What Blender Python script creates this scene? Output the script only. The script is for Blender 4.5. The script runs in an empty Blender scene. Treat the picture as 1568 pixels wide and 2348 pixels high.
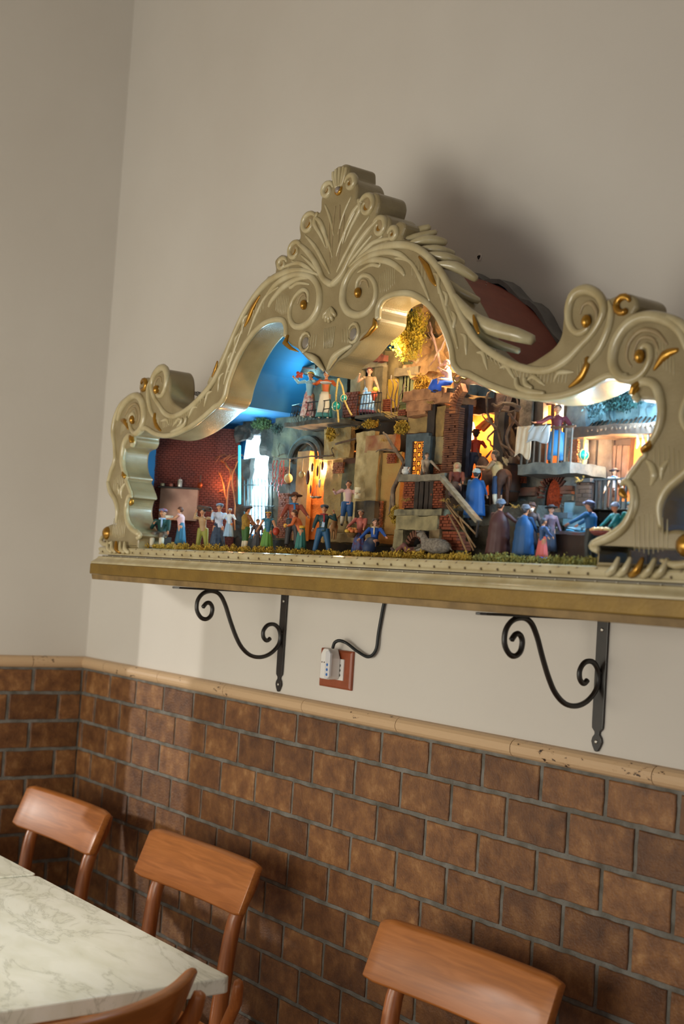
import bpy, bmesh, math, random
from mathutils import Vector, Matrix, noise, Euler
random.seed(7)
S = bpy.context.scene
COL = S.collection
PI = math.pi

# ---------------------------------------------------------------- camera
CF = 3023.31
CR = Vector((0.5999, 0.7975, 0.0643)).normalized()
CW = Vector((-0.8001, 0.5976, 0.0521)).normalized()
CU = CR.cross(CW).normalized(); CR = CW.cross(CU).normalized()
CC = Vector((3.5476, -1.7477, 1.4405))
cam_d = bpy.data.cameras.new('camera'); cam = bpy.data.objects.new('camera', cam_d); COL.objects.link(cam)
m = Matrix((CR, CU, -CW)).transposed().to_4x4(); m.translation = CC
cam.matrix_world = m
cam_d.sensor_fit = 'VERTICAL'; cam_d.sensor_height = 36; cam_d.lens = CF/2348*36
cam_d.clip_start = .05
cam_d.dof.use_dof = True; cam_d.dof.focus_distance = 2.62; cam_d.dof.aperture_fstop = 4.0
S.camera = cam

# ---------------------------------------------------------------- light
def lin(h):
    h = h.lstrip('#'); c = [int(h[i:i+2], 16)/255 for i in (0, 2, 4)]
    return tuple(x/12.92 if x <= .04045 else ((x+.055)/1.055)**2.4 for x in c)
S.view_settings.view_transform = 'Standard'; S.view_settings.look = 'None'
S.view_settings.gamma = 1; S.view_settings.use_curve_mapping = False
S.view_settings.exposure = 0.10
w = bpy.data.worlds.new('room_light'); S.world = w; w.use_nodes = True
w.node_tree.nodes['Background'].inputs[0].default_value = (.88, .93, 1.0, 1)
w.node_tree.nodes['Background'].inputs[1].default_value = 0.17

def lamp(name, kind, loc, energy, color, size=.1, target=None, rot=None, size_y=None, spot=None, blend=.3):
    d = bpy.data.lights.new(name, kind); d.energy = energy; d.color = color
    if kind == 'AREA':
        d.size = size
        if size_y: d.shape = 'RECTANGLE'; d.size_y = size_y
    elif kind == 'SUN': d.angle = size
    else: d.shadow_soft_size = size
    if kind == 'SPOT': d.spot_size = spot; d.spot_blend = blend
    o = bpy.data.objects.new(name, d); COL.objects.link(o); o.location = loc
    if target is not None:
        o.rotation_euler = (Vector(target)-Vector(loc)).to_track_quat('-Z', 'Y').to_euler()
    return o
SUN_D = Vector((1.0, 1.05, -.30)).normalized()
sun = lamp('sunlight', 'SUN', (-2, -2, 3), 1.0, (1, .96, .88), size=.03, target=Vector((-2, -2, 3))+SUN_D)
# two unseen area fills, added to brighten the left and lower walls
lamp('wall_fill', 'AREA', (2.0, -2.7, 1.2), 34, (1, .94, .80), size=1.6, size_y=.9, target=(-1.2, -.5, 1.0))
lamp('wall_fill', 'AREA', (.75, -2.7, 1.15), 18, (1, .93, .76), size=2.4, size_y=1.1, target=(.45, 0, 1.15))
lamp('side_window_daylight', 'AREA', (.06, -1.9, 1.02), .6, (1, .95, .85), size=1.8, size_y=.8, target=(1.2, -1.3, .95))
lamp('doorway_daylight', 'AREA', (4.8, -1.9, 1.3), 5, (.70, .82, 1.0), size=1.2, size_y=1.6, target=(1.7, -.2, 1.4))
lamp('table_fill_spot', 'SPOT', (1.05, -1.02, 2.55), 74, (1, .93, .80), size=.10, target=(.95, -.98, .75), spot=math.radians(50), blend=.5)  # unseen spot, added to brighten the marble and bounce light up the wall

# ---------------------------------------------------------------- helpers
def ray(x, y): return CR*((x-784)/CF) - CU*((y-1174)/CF) + CW
def P(x, y, Y=0.0):
    """the place, on the plane at distance Y from the back wall, of a spot measured in the photograph"""
    d = ray(x, y); return CC + d*((Y-CC.y)/d.y)
def PZ(x, y, Z):
    d = ray(x, y); return CC + d*((Z-CC.z)/d.z)

class MB:
    def __init__(s): s.v = []; s.f = []
    def add(s, vs, fs, M=None):
        n = len(s.v)
        s.v += [tuple(M @ Vector(v)) if M else tuple(v) for v in vs]
        s.f += [tuple(n+i for i in f) for f in fs]
        return s
    def box(s, x0, x1, y0, y1, z0, z1, M=None):
        return s.add([(x0,y0,z0),(x1,y0,z0),(x1,y1,z0),(x0,y1,z0),(x0,y0,z1),(x1,y0,z1),(x1,y1,z1),(x0,y1,z1)],
              [(0,3,2,1),(4,5,6,7),(0,1,5,4),(1,2,6,5),(2,3,7,6),(3,0,4,7)], M)
    def bar(s, a, b, w_, t, up=(0,1,0)):
        a = Vector(a); b = Vector(b); d = (b-a); L = d.length; d.normalize()
        u = Vector(up); u = (u-d*u.dot(d)).normalized(); v = d.cross(u)
        M = Matrix((v, u, d)).transposed().to_4x4(); M.translation = a
        return s.box(-w_/2, w_/2, -t/2, t/2, 0, L, M)
    def tube(s, pts, rad, n=8, fl=1.0, nrm=None, caps=True):
        pts = [Vector(p) for p in pts]; N = len(pts)
        if not hasattr(rad, '__len__'): rad = [rad]*N
        if len(rad) != N: rad = [rad_at(rad, i/(N-1)) for i in range(N)]
        T = [(pts[min(i+1, N-1)]-pts[max(i-1, 0)]).normalized() for i in range(N)]
        if nrm is None:
            u = T[0].orthogonal().normalized()
        else: u = Vector(nrm)
        base = len(s.v); prev = None
        for i in range(N):
            if nrm is None:
                u = (u - T[i]*u.dot(T[i]))
                if u.length < 1e-6: u = T[i].orthogonal()
                u.normalize()
            v = T[i].cross(u).normalized()
            for k in range(n):
                a = 2*PI*k/n
                s.v.append(tuple(pts[i] + (v*math.cos(a) + u*math.sin(a)*fl)*rad[i]))
        for i in range(N-1):
            for k in range(n):
                a = base+i*n+k; b = base+i*n+(k+1) % n
                s.f.append((a, b, b+n, a+n))
        if caps:
            for i, sg in ((0, -1), (N-1, 1)):
                c = len(s.v); s.v.append(tuple(pts[i]+T[i]*sg*rad[i]*.55))
                for k in range(n):
                    a = base+i*n+k; b = base+i*n+(k+1) % n
                    s.f.append((b, a, c) if sg < 0 else (a, b, c))
        return s
    def lathe(s, prof, c=(0,0,0), n=14, sx=1, sy=1, fold=0, nf=9, M=None):
        base = len(s.v); vs = []; fs = []
        for (r, z) in prof:
            for k in range(n):
                a = 2*PI*k/n; rr = r*(1+fold*math.sin(nf*a)*(1 if fold else 0))
                vs.append((c[0]+rr*math.cos(a)*sx, c[1]+rr*math.sin(a)*sy, c[2]+z))
        for i in range(len(prof)-1):
            for k in range(n):
                a = i*n+k; b = i*n+(k+1) % n
                fs.append((a, b, b+n, a+n))
        fs.append(tuple(range(n-1, -1, -1))); fs.append(tuple((len(prof)-1)*n+k for k in range(n)))
        return s.add(vs, fs, M)
    def ball(s, c, r, sc=(1,1,1), n=10, m_=7, M=None):
        vs = [(c[0], c[1], c[2]-r*sc[2])]; fs = []
        for i in range(1, m_):
            t = PI*i/m_-PI/2
            for k in range(n):
                a = 2*PI*k/n
                vs.append((c[0]+r*sc[0]*math.cos(t)*math.cos(a), c[1]+r*sc[1]*math.cos(t)*math.sin(a), c[2]+r*sc[2]*math.sin(t)))
        vs.append((c[0], c[1], c[2]+r*sc[2])); top = len(vs)-1
        for k in range(n):
            fs.append((0, 1+(k+1) % n, 1+k)); fs.append((top, 1+(m_-2)*n+k, 1+(m_-2)*n+(k+1) % n))
        for i in range(m_-2):
            for k in range(n):
                a = 1+i*n+k; b = 1+i*n+(k+1) % n
                fs.append((a, b, b+n, a+n))
        return s.add(vs, fs, M)
    def prism(s, pts, y0, y1, ax='y'):
        """closed outline (a,b) swept along an axis"""
        n = len(pts)
        g = (lambda a, b, t: (a, t, b)) if ax == 'y' else ((lambda a, b, t: (t, a, b)) if ax == 'x' else (lambda a, b, t: (a, b, t)))
        vs = [g(a, b, y0) for a, b in pts]+[g(a, b, y1) for a, b in pts]
        fs = [tuple(range(n)), tuple(range(2*n-1, n-1, -1))]+[(i, i+n, (i+1) % n+n, (i+1) % n) for i in range(n)]
        return s.add(vs, fs)
    def rough(s, x0, x1, y0, y1, z0, z1, amp=.002, cell=.012, fr=60, M=None, seed=0):
        """a box cut into small faces and pushed about by noise: weathered plaster or rock"""
        bm = bmesh.new(); bmesh.ops.create_cube(bm, size=1)
        for v in bm.verts: v.co = Vector((x0+(v.co.x+.5)*(x1-x0), y0+(v.co.y+.5)*(y1-y0), z0+(v.co.z+.5)*(z1-z0)))
        for ax, L in enumerate((x1-x0, y1-y0, z1-z0)):
            k = min(int(L/cell), 40)
            if k > 0:
                ed = [e for e in bm.edges if abs((e.verts[0].co-e.verts[1].co)[ax]) > L*.6]
                bmesh.ops.subdivide_edges(bm, edges=ed, cuts=k, use_grid_fill=True)
        for v in bm.verts:
            q = v.co*fr+Vector((seed*7.1, seed, 0))
            v.co += noise.noise_vector(q)*amp + noise.noise_vector(q*.3)*amp*1.2
        bm.verts.index_update()
        s.add([v.co[:] for v in bm.verts], [tuple(v.index for v in f.verts) for f in bm.faces], M); bm.free()
        return s
    def mesh(s, name, smooth=False):
        me = bpy.data.meshes.new(name); me.from_pydata(s.v, [], s.f); me.update()
        bm = bmesh.new(); bm.from_mesh(me); bmesh.ops.recalc_face_normals(bm, faces=bm.faces); bm.to_mesh(me); bm.free()
        if smooth: me.shade_smooth()
        return me
    def build(s, name, mt, parent=None, smooth=False, loc=None, remesh=None, bevel=None, rot=None):
        o = bpy.data.objects.new(name, s.mesh(name, smooth)); COL.objects.link(o)
        if mt: o.data.materials.append(mt)
        if parent: o.parent = parent
        if loc is not None: o.location = loc
        if rot is not None: o.rotation_euler = rot
        if remesh:
            r = o.modifiers.new('remesh', 'REMESH'); r.mode = 'VOXEL'; r.voxel_size = remesh; r.use_smooth_shade = True
            q = o.modifiers.new('smooth', 'SMOOTH'); q.iterations = 2; q.factor = .5
        if bevel:
            b = o.modifiers.new('bevel', 'BEVEL'); b.width = bevel; b.segments = 2; b.limit_method = 'ANGLE'
        return o
def rad_at(r, t):
    x = t*(len(r)-1); i = min(int(x), len(r)-2); return r[i]+(r[i+1]-r[i])*(x-i)
def smooth_pts(p, k=5, closed=False):
    p = [tuple(q) for q in p]; n = len(p); out = []
    rng = range(n if closed else n-1)
    for i in rng:
        g = lambda j: p[j % n] if closed else p[max(0, min(n-1, j))]
        a, b, c, d = g(i-1), g(i), g(i+1), g(i+2)
        for s_ in range(k):
            t = s_/k
            out.append(tuple(.5*((2*b[q])+(-a[q]+c[q])*t+(2*a[q]-5*b[q]+4*c[q]-d[q])*t*t+(-a[q]+3*b[q]-3*c[q]+d[q])*t**3) for q in range(len(b))))
    if not closed: out.append(p[-1])
    return out
def tag(o, label=None, cat=None, group=None, kind=None):
    if label: o['label'] = label
    if cat: o['category'] = cat
    if group: o['group'] = group
    if kind: o['kind'] = kind
    return o
def thing(name, loc, label, cat, group=None, rz=0):
    o = bpy.data.objects.new(name, None); COL.objects.link(o); o.location = loc; o.rotation_euler = (0, 0, rz)
    o.empty_display_size = .02
    return tag(o, label, cat, group)
def rel(root, p): return Vector(p)-root.location

# ---------------------------------------------------------------- materials
_mc = {}
def mat(hexa, rough=.6, hex2=None, scale=30, metal=0, bump=0, bscale=200, coat=0, emit=None, es=1, detail=6, contrast=.5, spec=.5, trans=0, hex3=None):
    key = (hexa, rough, hex2, scale, metal, bump, bscale, coat, emit, es, detail, contrast, spec, trans, hex3)
    if key in _mc: return _mc[key]
    mt = bpy.data.materials.new('paint_'+hexa.strip('#')); mt.use_nodes = True
    nt = mt.node_tree; b = nt.nodes['Principled BSDF']
    b.inputs['Roughness'].default_value = rough; b.inputs['Metallic'].default_value = metal
    b.inputs['Coat Weight'].default_value = coat; b.inputs['Coat Roughness'].default_value = .15
    b.inputs['Specular IOR Level'].default_value = spec
    b.inputs['Transmission Weight'].default_value = trans
    b.inputs['Base Color'].default_value = (*lin(hexa), 1)
    geo = nt.nodes.new('ShaderNodeNewGeometry')
    if hex2:
        nz = nt.nodes.new('ShaderNodeTexNoise'); nz.inputs['Scale'].default_value = scale; nz.inputs['Detail'].default_value = detail
        nt.links.new(geo.outputs['Position'], nz.inputs['Vector'])
        cr = nt.nodes.new('ShaderNodeValToRGB'); e = cr.color_ramp.elements
        e[0].position = .5-contrast*.35; e[0].color = (*lin(hexa), 1); e[1].position = .5+contrast*.35; e[1].color = (*lin(hex2), 1)
        if hex3:
            q = cr.color_ramp.elements.new(.5+contrast*.6); q.color = (*lin(hex3), 1)
        nt.links.new(nz.outputs[0], cr.inputs[0]); nt.links.new(cr.outputs[0], b.inputs['Base Color'])
    if bump:
        n2 = nt.nodes.new('ShaderNodeTexNoise'); n2.inputs['Scale'].default_value = bscale; n2.inputs['Detail'].default_value = 5
        nt.links.new(geo.outputs['Position'], n2.inputs['Vector'])
        bp = nt.nodes.new('ShaderNodeBump'); bp.inputs['Strength'].default_value = bump; bp.inputs['Distance'].default_value = .002
        nt.links.new(n2.outputs[0], bp.inputs['Height']); nt.links.new(bp.outputs[0], b.inputs['Normal'])
    if emit:
        b.inputs['Emission Color'].default_value = (*lin(emit), 1); b.inputs['Emission Strength'].default_value = es
    _mc[key] = mt
    return mt

M_wall = mat('#cfcac3', .85, '#c9c3bb', 2, bump=.12, bscale=120)
M_grout = mat('#7d7a74', .95, '#58544c', 30, bump=.8, bscale=300)
M_rail = mat('#b89a74', .55, '#a98862', 25, bump=.25, bscale=150)
M_gold = mat('#b5872e', .28, '#94691f', 40, metal=.75, coat=.3)
M_cream = mat('#80714f', .34, '#978967', 26, coat=.35, bump=.25, bscale=420, contrast=.8, hex3='#a6936a')
M_creaml = mat('#a5956c', .26, '#beb391', 22, coat=.45, contrast=.6, hex3='#c9c1a6')
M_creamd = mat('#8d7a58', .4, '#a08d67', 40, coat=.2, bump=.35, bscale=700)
M_iron = mat('#171412', .42, '#241c17', 60, coat=.2)
M_screw = mat('#b9b5ad', .3, metal=1)

def special(name):
    mt = bpy.data.materials.new(name); mt.use_nodes = True
    return mt, mt.node_tree, mt.node_tree.nodes['Principled BSDF']
def node(nt, t, **k):
    n = nt.nodes.new(t)
    for a, v in k.items():
        if a in n.inputs: n.inputs[a].default_value = v
        else: setattr(n, a, v)
    return n
def ramp(nt, src, stops):
    cr = nt.nodes.new('ShaderNodeValToRGB'); els = cr.color_ramp.elements
    while len(els) > 1: els.remove(els[-1])
    els[0].position = stops[0][0]; els[0].color = (*lin(stops[0][1]), 1)
    for p_, c in stops[1:]:
        q = els.new(p_); q.color = (*lin(c), 1)
    nt.links.new(src, cr.inputs[0]); return cr
# glazed terracotta tile
M_tile, nt, b = special('brown_tile')
geo = node(nt, 'ShaderNodeNewGeometry'); oi = node(nt, 'ShaderNodeObjectInfo')
addv = node(nt, 'ShaderNodeVectorMath', operation='MULTIPLY_ADD'); nt.links.new(oi.outputs['Random'], addv.inputs[0]); addv.inputs[1].default_value = (9, 5, 7)
nt.links.new(geo.outputs['Position'], addv.inputs[2])
n1 = node(nt, 'ShaderNodeTexNoise', Scale=22.0, Detail=9.0, Roughness=.68, Distortion=.15); nt.links.new(addv.outputs[0], n1.inputs['Vector'])
n2 = node(nt, 'ShaderNodeTexNoise', Scale=230.0, Detail=4.0); nt.links.new(addv.outputs[0], n2.inputs['Vector'])
cr = ramp(nt, n1.outputs[0], [(.30, '#5a3820'), (.46, '#7a5130'), (.56, '#8c6038'), (.68, '#a87c50')])
cr2 = ramp(nt, oi.outputs['Random'], [(0, '#c8c0b8'), (.5, '#e8e4e0'), (1, '#ffffff')])
mx = node(nt, 'ShaderNodeMix', data_type='RGBA', blend_type='MULTIPLY'); mx.inputs[0].default_value = 1
nt.links.new(cr.outputs[0], mx.inputs[6]); nt.links.new(cr2.outputs[0], mx.inputs[7]); nt.links.new(mx.outputs[2], b.inputs['Base Color'])
b.inputs['Roughness'].default_value = .5
ma = node(nt, 'ShaderNodeMath', operation='MULTIPLY_ADD'); nt.links.new(n1.outputs[0], ma.inputs[0]); ma.inputs[1].default_value = 1.5; nt.links.new(n2.outputs[0], ma.inputs[2])
bp = node(nt, 'ShaderNodeBump', Strength=.55, Distance=.0025); nt.links.new(ma.outputs[0], bp.inputs['Height']); nt.links.new(bp.outputs[0], b.inputs['Normal'])
# marble
M_marble, nt, b = special('white_marble')
geo = node(nt, 'ShaderNodeNewGeometry')
mp = node(nt, 'ShaderNodeMapping'); mp.inputs['Scale'].default_value = (1, 2.2, 1); mp.inputs['Rotation'].default_value = (0, 0, .5); nt.links.new(geo.outputs['Position'], mp.inputs['Vector'])
n1 = node(nt, 'ShaderNodeTexNoise', Scale=2.6, Detail=10.0, Roughness=.62, Distortion=1.6); nt.links.new(mp.outputs[0], n1.inputs['Vector'])
s_ = node(nt, 'ShaderNodeMath', operation='SUBTRACT'); nt.links.new(n1.outputs[0], s_.inputs[0]); s_.inputs[1].default_value = .5
a_ = node(nt, 'ShaderNodeMath', operation='ABSOLUTE'); nt.links.new(s_.outputs[0], a_.inputs[0])
cr = ramp(nt, a_.outputs[0], [(0, '#b9baae'), (.006, '#cdcec3'), (.03, '#dcddd3'), (.2, '#e0e1d8')])
n3 = node(nt, 'ShaderNodeTexNoise', Scale=9.0, Detail=6.0, Distortion=.6); nt.links.new(mp.outputs[0], n3.inputs['Vector'])
cr2 = ramp(nt, n3.outputs[0], [(.3, '#f0f0ea'), (.6, '#ffffff')])
mx = node(nt, 'ShaderNodeMix', data_type='RGBA', blend_type='MULTIPLY'); mx.inputs[0].default_value = 1
nt.links.new(cr.outputs[0], mx.inputs[6]); nt.links.new(cr2.outputs[0], mx.inputs[7]); nt.links.new(mx.outputs[2], b.inputs['Base Color'])
b.inputs['Roughness'].default_value = .32
# beech wood
def wood(name, c1, c2, c3, axis=(1, 14, 14)):
    mt, nt, b = special(name)
    tc = node(nt, 'ShaderNodeTexCoord'); mp = node(nt, 'ShaderNodeMapping'); mp.inputs['Scale'].default_value = axis; nt.links.new(tc.outputs['Object'], mp.inputs['Vector'])
    n1 = node(nt, 'ShaderNodeTexNoise', Scale=6.0, Detail=6.0, Distortion=1.2); nt.links.new(mp.outputs[0], n1.inputs['Vector'])
    cr = ramp(nt, n1.outputs[0], [(.32, c1), (.5, c2), (.68, c3)]); nt.links.new(cr.outputs[0], b.inputs['Base Color'])
    b.inputs['Roughness'].default_value = .36; b.inputs['Coat Weight'].default_value = .25; b.inputs['Coat Roughness'].default_value = .2
    return mt
M_wood = wood('orange_beech', '#9a5c2b', '#a9662f', '#b5713a', (1, 9, 14))
M_woodv = wood('orange_beech_post', '#94552a', '#a5602e', '#b16b36', (14, 14, 1))
# travertine-like rail with dark pits
M_rail, nt, b = special('pitted_rail')
geo = node(nt, 'ShaderNodeNewGeometry')
v1 = node(nt, 'ShaderNodeTexNoise', Scale=95.0, Detail=3.0, Roughness=.7); mp = node(nt, 'ShaderNodeMapping'); mp.inputs['Scale'].default_value = (.6, 1, 1.4)
nt.links.new(geo.outputs['Position'], mp.inputs['Vector']); nt.links.new(mp.outputs[0], v1.inputs['Vector'])
v2 = node(nt, 'ShaderNodeTexNoise', Scale=9.0, Detail=3.0); nt.links.new(geo.outputs['Position'], v2.inputs['Vector'])
mm = node(nt, 'ShaderNodeMath', operation='MULTIPLY'); nt.links.new(v1.outputs[0], mm.inputs[0]); nt.links.new(v2.outputs[0], mm.inputs[1])
cr = ramp(nt, mm.outputs[0], [(.335, '#c7a884'), (.375, '#bb9a76'), (.39, '#3a2a20')]); nt.links.new(cr.outputs[0], b.inputs['Base Color'])
b.inputs['Roughness'].default_value = .5
bp = node(nt, 'ShaderNodeBump', Strength=.6, Distance=.002, invert=True); nt.links.new(mm.outputs[0], bp.inputs['Height']); nt.links.new(bp.outputs[0], b.inputs['Normal'])

# ---------------------------------------------------------------- room shell
ZD = 1.146                                   # tile courses: joint n lies at ZD - .08 n
wall_b = tag(MB().box(-.15, 5.05, 0, .15, 0, 3.3).build('wall_back', M_wall), kind='structure')
wall_r = tag(MB().box(4.9, 5.05, -4.2, 0, 0, 3.3).build('wall_right', M_wall), kind='structure')  # unseen wall, added to keep ambient light off the upper right
wall_l = tag(MB().box(-.15, 0, -.335, 0, 0, 3.3).build('wall_left', M_wall), kind='structure')
floor = tag(MB().box(-.15, 5.2, -4.2, .15, -.08, 0).build('floor', mat('#8a6a50', .5, '#77583f', 8)), kind='structure')
ceil = tag(MB().box(-.15, 5.05, -4.2, .15, 3.3, 3.36).build('ceiling', M_wall), kind='structure')
# grout bed behind the tiles
MB().box(.0, 4.4, -.0075, 0, 0, 1.142).build('grout_bed', M_grout, wall_b)
MB().box(0, .0075, -.335, 0, 0, 1.142).build('grout_bed', M_grout, wall_l)
def tile_mesh(w_, h, seed):
    """rough-edged tile, front face at y=-.011"""
    rnd = random.Random(seed); ring = []
    n1, n2 = 9, 5
    for i in range(n1): ring.append((i/n1*w_, 0))
    for i in range(n2): ring.append((w_, i/n2*h))
    for i in range(n1): ring.append((w_-i/n1*w_, h))
    for i in range(n2): ring.append((0, h-i/n2*h))
    vs = []; c = Vector((w_/2, h/2)); N = len(ring)
    out = []
    for x, z in ring:
        j = rnd.uniform(-.0009, .0009)
        out.append((x+(0.0006+j if x < 1e-6 else (-.0006+j if x > w_-1e-6 else 0)), z+(.0006+j if z < 1e-6 else (-.0006+j if z > h-1e-6 else 0))))
    for x, z in out: vs.append((x, 0, z))
    for x, z in out: vs.append((x, -.0090, z))
    for x, z in out:
        d = Vector((x, z))-c; vs.append((c.x+d.x*(1-.0016/w_*2), -.0105, c.y+d.y*(1-.0016/h*2)))
    fs = []
    for r in (0, 1):
        for i in range(N):
            fs.append((r*N+i, r*N+(i+1) % N, (r+1)*N+(i+1) % N, (r+1)*N+i))
    fs.append(tuple(2*N+i for i in range(N)))
    mb = MB(); mb.add(vs, fs); me = mb.mesh('tile'); me.materials.append(M_tile); return me
W_, H_, G_ = .153, .08, .0085
full = [tile_mesh(W_-G_, H_-G_, i) for i in range(5)]
fulltop = [tile_mesh(W_-G_, .071-G_, i+50) for i in range(3)]
cutcache = {}
def put_tile(me, loc, rz, parent):
    o = bpy.data.objects.new('tile', me); COL.objects.link(o); o.parent = parent; o.location = loc; o.rotation_euler = (random.uniform(-.004, .004), 0, rz)
    return o
ntile = 0
for row in range(1, 15):
    z0 = ZD-H_*row+G_/2; h = (H_ if row > 1 else .071)-G_
    if row == 15-1: z0 = max(z0, .004)
    off = .032 if row % 2 else .102
    k = -1
    while True:
        x0 = off+W_*k+G_/2; x1 = x0+W_-G_
        if x0 > 2.95: break
        if x1 > .012:
            if x0 < .006:
                me = tile_mesh(x1-.012, h, row); x0 = .012
            else: me = random.choice(full if row > 1 else fulltop)
            put_tile(me, (x0, -.001, z0), 0, wall_b); ntile += 1
        k += 1
    off = .011 if row % 2 else .081
    for k in range(-1, 4):
        y0 = -(off+W_*k)-G_/2; y1 = y0-W_+G_          # runs towards -y
        if y0 < -.31: continue
        y1 = max(y1, -.332)
        if y0 > -.012: y0 = -.0125
        if y0-y1 < .012: continue
        L = y0-y1
        me = (random.choice(full) if row > 1 else random.choice(fulltop)) if abs(L-(W_-G_)) < 1e-4 else tile_mesh(L, h, row+40)
        put_tile(me, (.001, y1, z0), PI/2, wall_l)
# chair rail: half-round pieces end to end
def rail_prof(h=.034, d=.021):
    pts = [(0, 0)]
    for i in range(9):
        a = -PI/2+PI*i/8; pts.append((-d*math.cos(a)**.8 if math.cos(a) > 0 else 0, h/2+h/2*math.sin(a)))
    pts.append((0, h)); return pts
trim = tag(bpy.data.objects.new('trim_1', None), kind='structure'); COL.objects.link(trim); trim.location = (0, 0, 1.1375)
js = [.0, .155, .466, .796, 1.13, 1.462, 1.795, 2.125, 2.455, 2.79, 3.1]
for a, c in zip(js, js[1:]):
    mb = MB(); mb.prism(rail_prof(), a+.0008, c-.0008, 'x'); mb.build('rail_tile', M_rail, trim)
trim2 = tag(bpy.data.objects.new('trim_2', None), kind='structure'); COL.objects.link(trim2); trim2.location = (0, 0, 1.1375)
for a, c in ((-.17, -.002), (-.335, -.172)):
    pts = [(-y, z) for y, z in rail_prof()]
    mb = MB(); mb.prism(pts, a, c, 'y'); mb.build('rail_tile', M_rail, trim2)

# wall blemishes: a nail hole with chipped plaster
h = P(1099, 590, 0); 
t = thing('nail_hole', (h.x, -.0005, h.z), 'small dark nail hole with a chipped rim in the bare wall right of the crest', 'hole')
mb = MB(); mb.lathe([(.0085, 0), (.006, .0012), (.0045, .0012)], n=11, fold=.2, nf=5, M=Matrix.Rotation(PI/2, 4, 'X')); mb.build('chipped_rim', mat('#d8d0c6', .9), t)
mb = MB(); mb.lathe([(.0046, 0), (.0044, .0016)], n=9, fold=.25, nf=3, M=Matrix.Rotation(PI/2, 4, 'X')); mb.build('hole', mat('#141010', .9), t)

# off-frame: left wall cut to shape the sun patch, plus an added sun-blocking panel
mb = MB(); mb.box(-.15, -.0, -.745, -.335, 1.56, 3.3); mb.box(-.15, 0, -3.3, -.335, 0, .55); mb.box(-.15, 0, -4.2, -3.3, 0, 3.3)
tag(mb.build('wall_window_side', M_wall), kind='structure')
mb = MB(); mb.prism([(-.745, 3.3), (-.745, .95), (-1.4, .985), (-1.9, 1.16), (-2.3, 1.36), (-3.3, 1.50), (-3.3, 3.3)], -.06, -.04, 'x')  # unseen panel, lower edge shaped to keep sun off the chair backs
tag(mb.build('sun_block_panel', mat('#b8a48c', .9)), kind='structure')

# ================================================================ the shelf
XM = 1.505
shelf = thing('wall_shelf', (XM, -.15, 1.405), 'long cream and gold moulded shelf carrying the nativity case on two iron brackets', 'shelf')
def shp(o): return o
def local(mb, root):
    q = root.location; mb.v = [(x-q.x, y-q.y, z-q.z) for x, y, z in mb.v]; return mb
def molded(prof, x0, x1, returns=True):
    """profile list (depth d from wall, z), swept in front and round both ends (mitred)"""
    mb = MB(); vs = []; fs = []; n = len(prof); dm = max(d for d, z in prof)
    path = []
    for d, z in prof:
        e = d-dm
        path.append([(x0-e, 0, z), (x0-e, -d, z), (x1+e, -d, z), (x1+e, 0, z)])
    for i in range(n): vs += path[i]
    for i in range(n-1):
        for k in range(3): fs.append((i*4+k, i*4+k+1, (i+1)*4+k+1, (i+1)*4+k))
    fs.append((0, 1, 2, 3)); b_ = (n-1)*4; fs.append((b_, b_+3, b_+2, b_+1))
    mb.add(vs, fs); return mb
M_shelfgold = mat('#8c6f2c', .42, '#6f5520', 22, metal=.25, bump=.3, bscale=160, contrast=.8, hex3='#b09a62')
M_shelfbrown = mat('#6c5530', .6, '#8a7044', 30, bump=.3, bscale=160)
x0s, x1s = .598, 2.412
local(molded([(.296, 1.406), (.298, 1.4185)], x0s+.003, x1s-.003), shelf).build('under_board', M_shelfbrown, shelf, bevel=.001)
local(molded([(.300, 1.419), (.301, 1.421), (.301, 1.443), (.299, 1.4445)], x0s, x1s), shelf).build('gold_board', M_shelfgold, shelf)
pc = [(.300, 1.4445), (.3005, 1.448)]+[(.3005-.012*math.sin(t*PI/2)**1.3, 1.448+.014*t) for t in (.2, .4, .6, .8, 1)]+[(.286, 1.463)]
local(molded(pc, x0s+.001, x1s-.001), shelf).build('cove_moulding', M_creaml, shelf, smooth=False)
local(molded([(.280, 1.463), (.280, 1.4658)], x0s+.02, x1s-.02), shelf).build('grey_fillet', mat('#8f8878', .5), shelf)
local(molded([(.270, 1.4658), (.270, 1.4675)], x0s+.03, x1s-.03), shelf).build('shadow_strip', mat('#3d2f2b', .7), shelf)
mb = MB()
for i in range(44):
    x = x0s+.04+i*.0405
    mb.box(x, x+.0022, -.2830, -.279, 1.4625, 1.4645)
local(mb, shelf).build('glue_beads', mat('#cfc8b8', .4), shelf)['kind'] = 'stuff'

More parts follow.
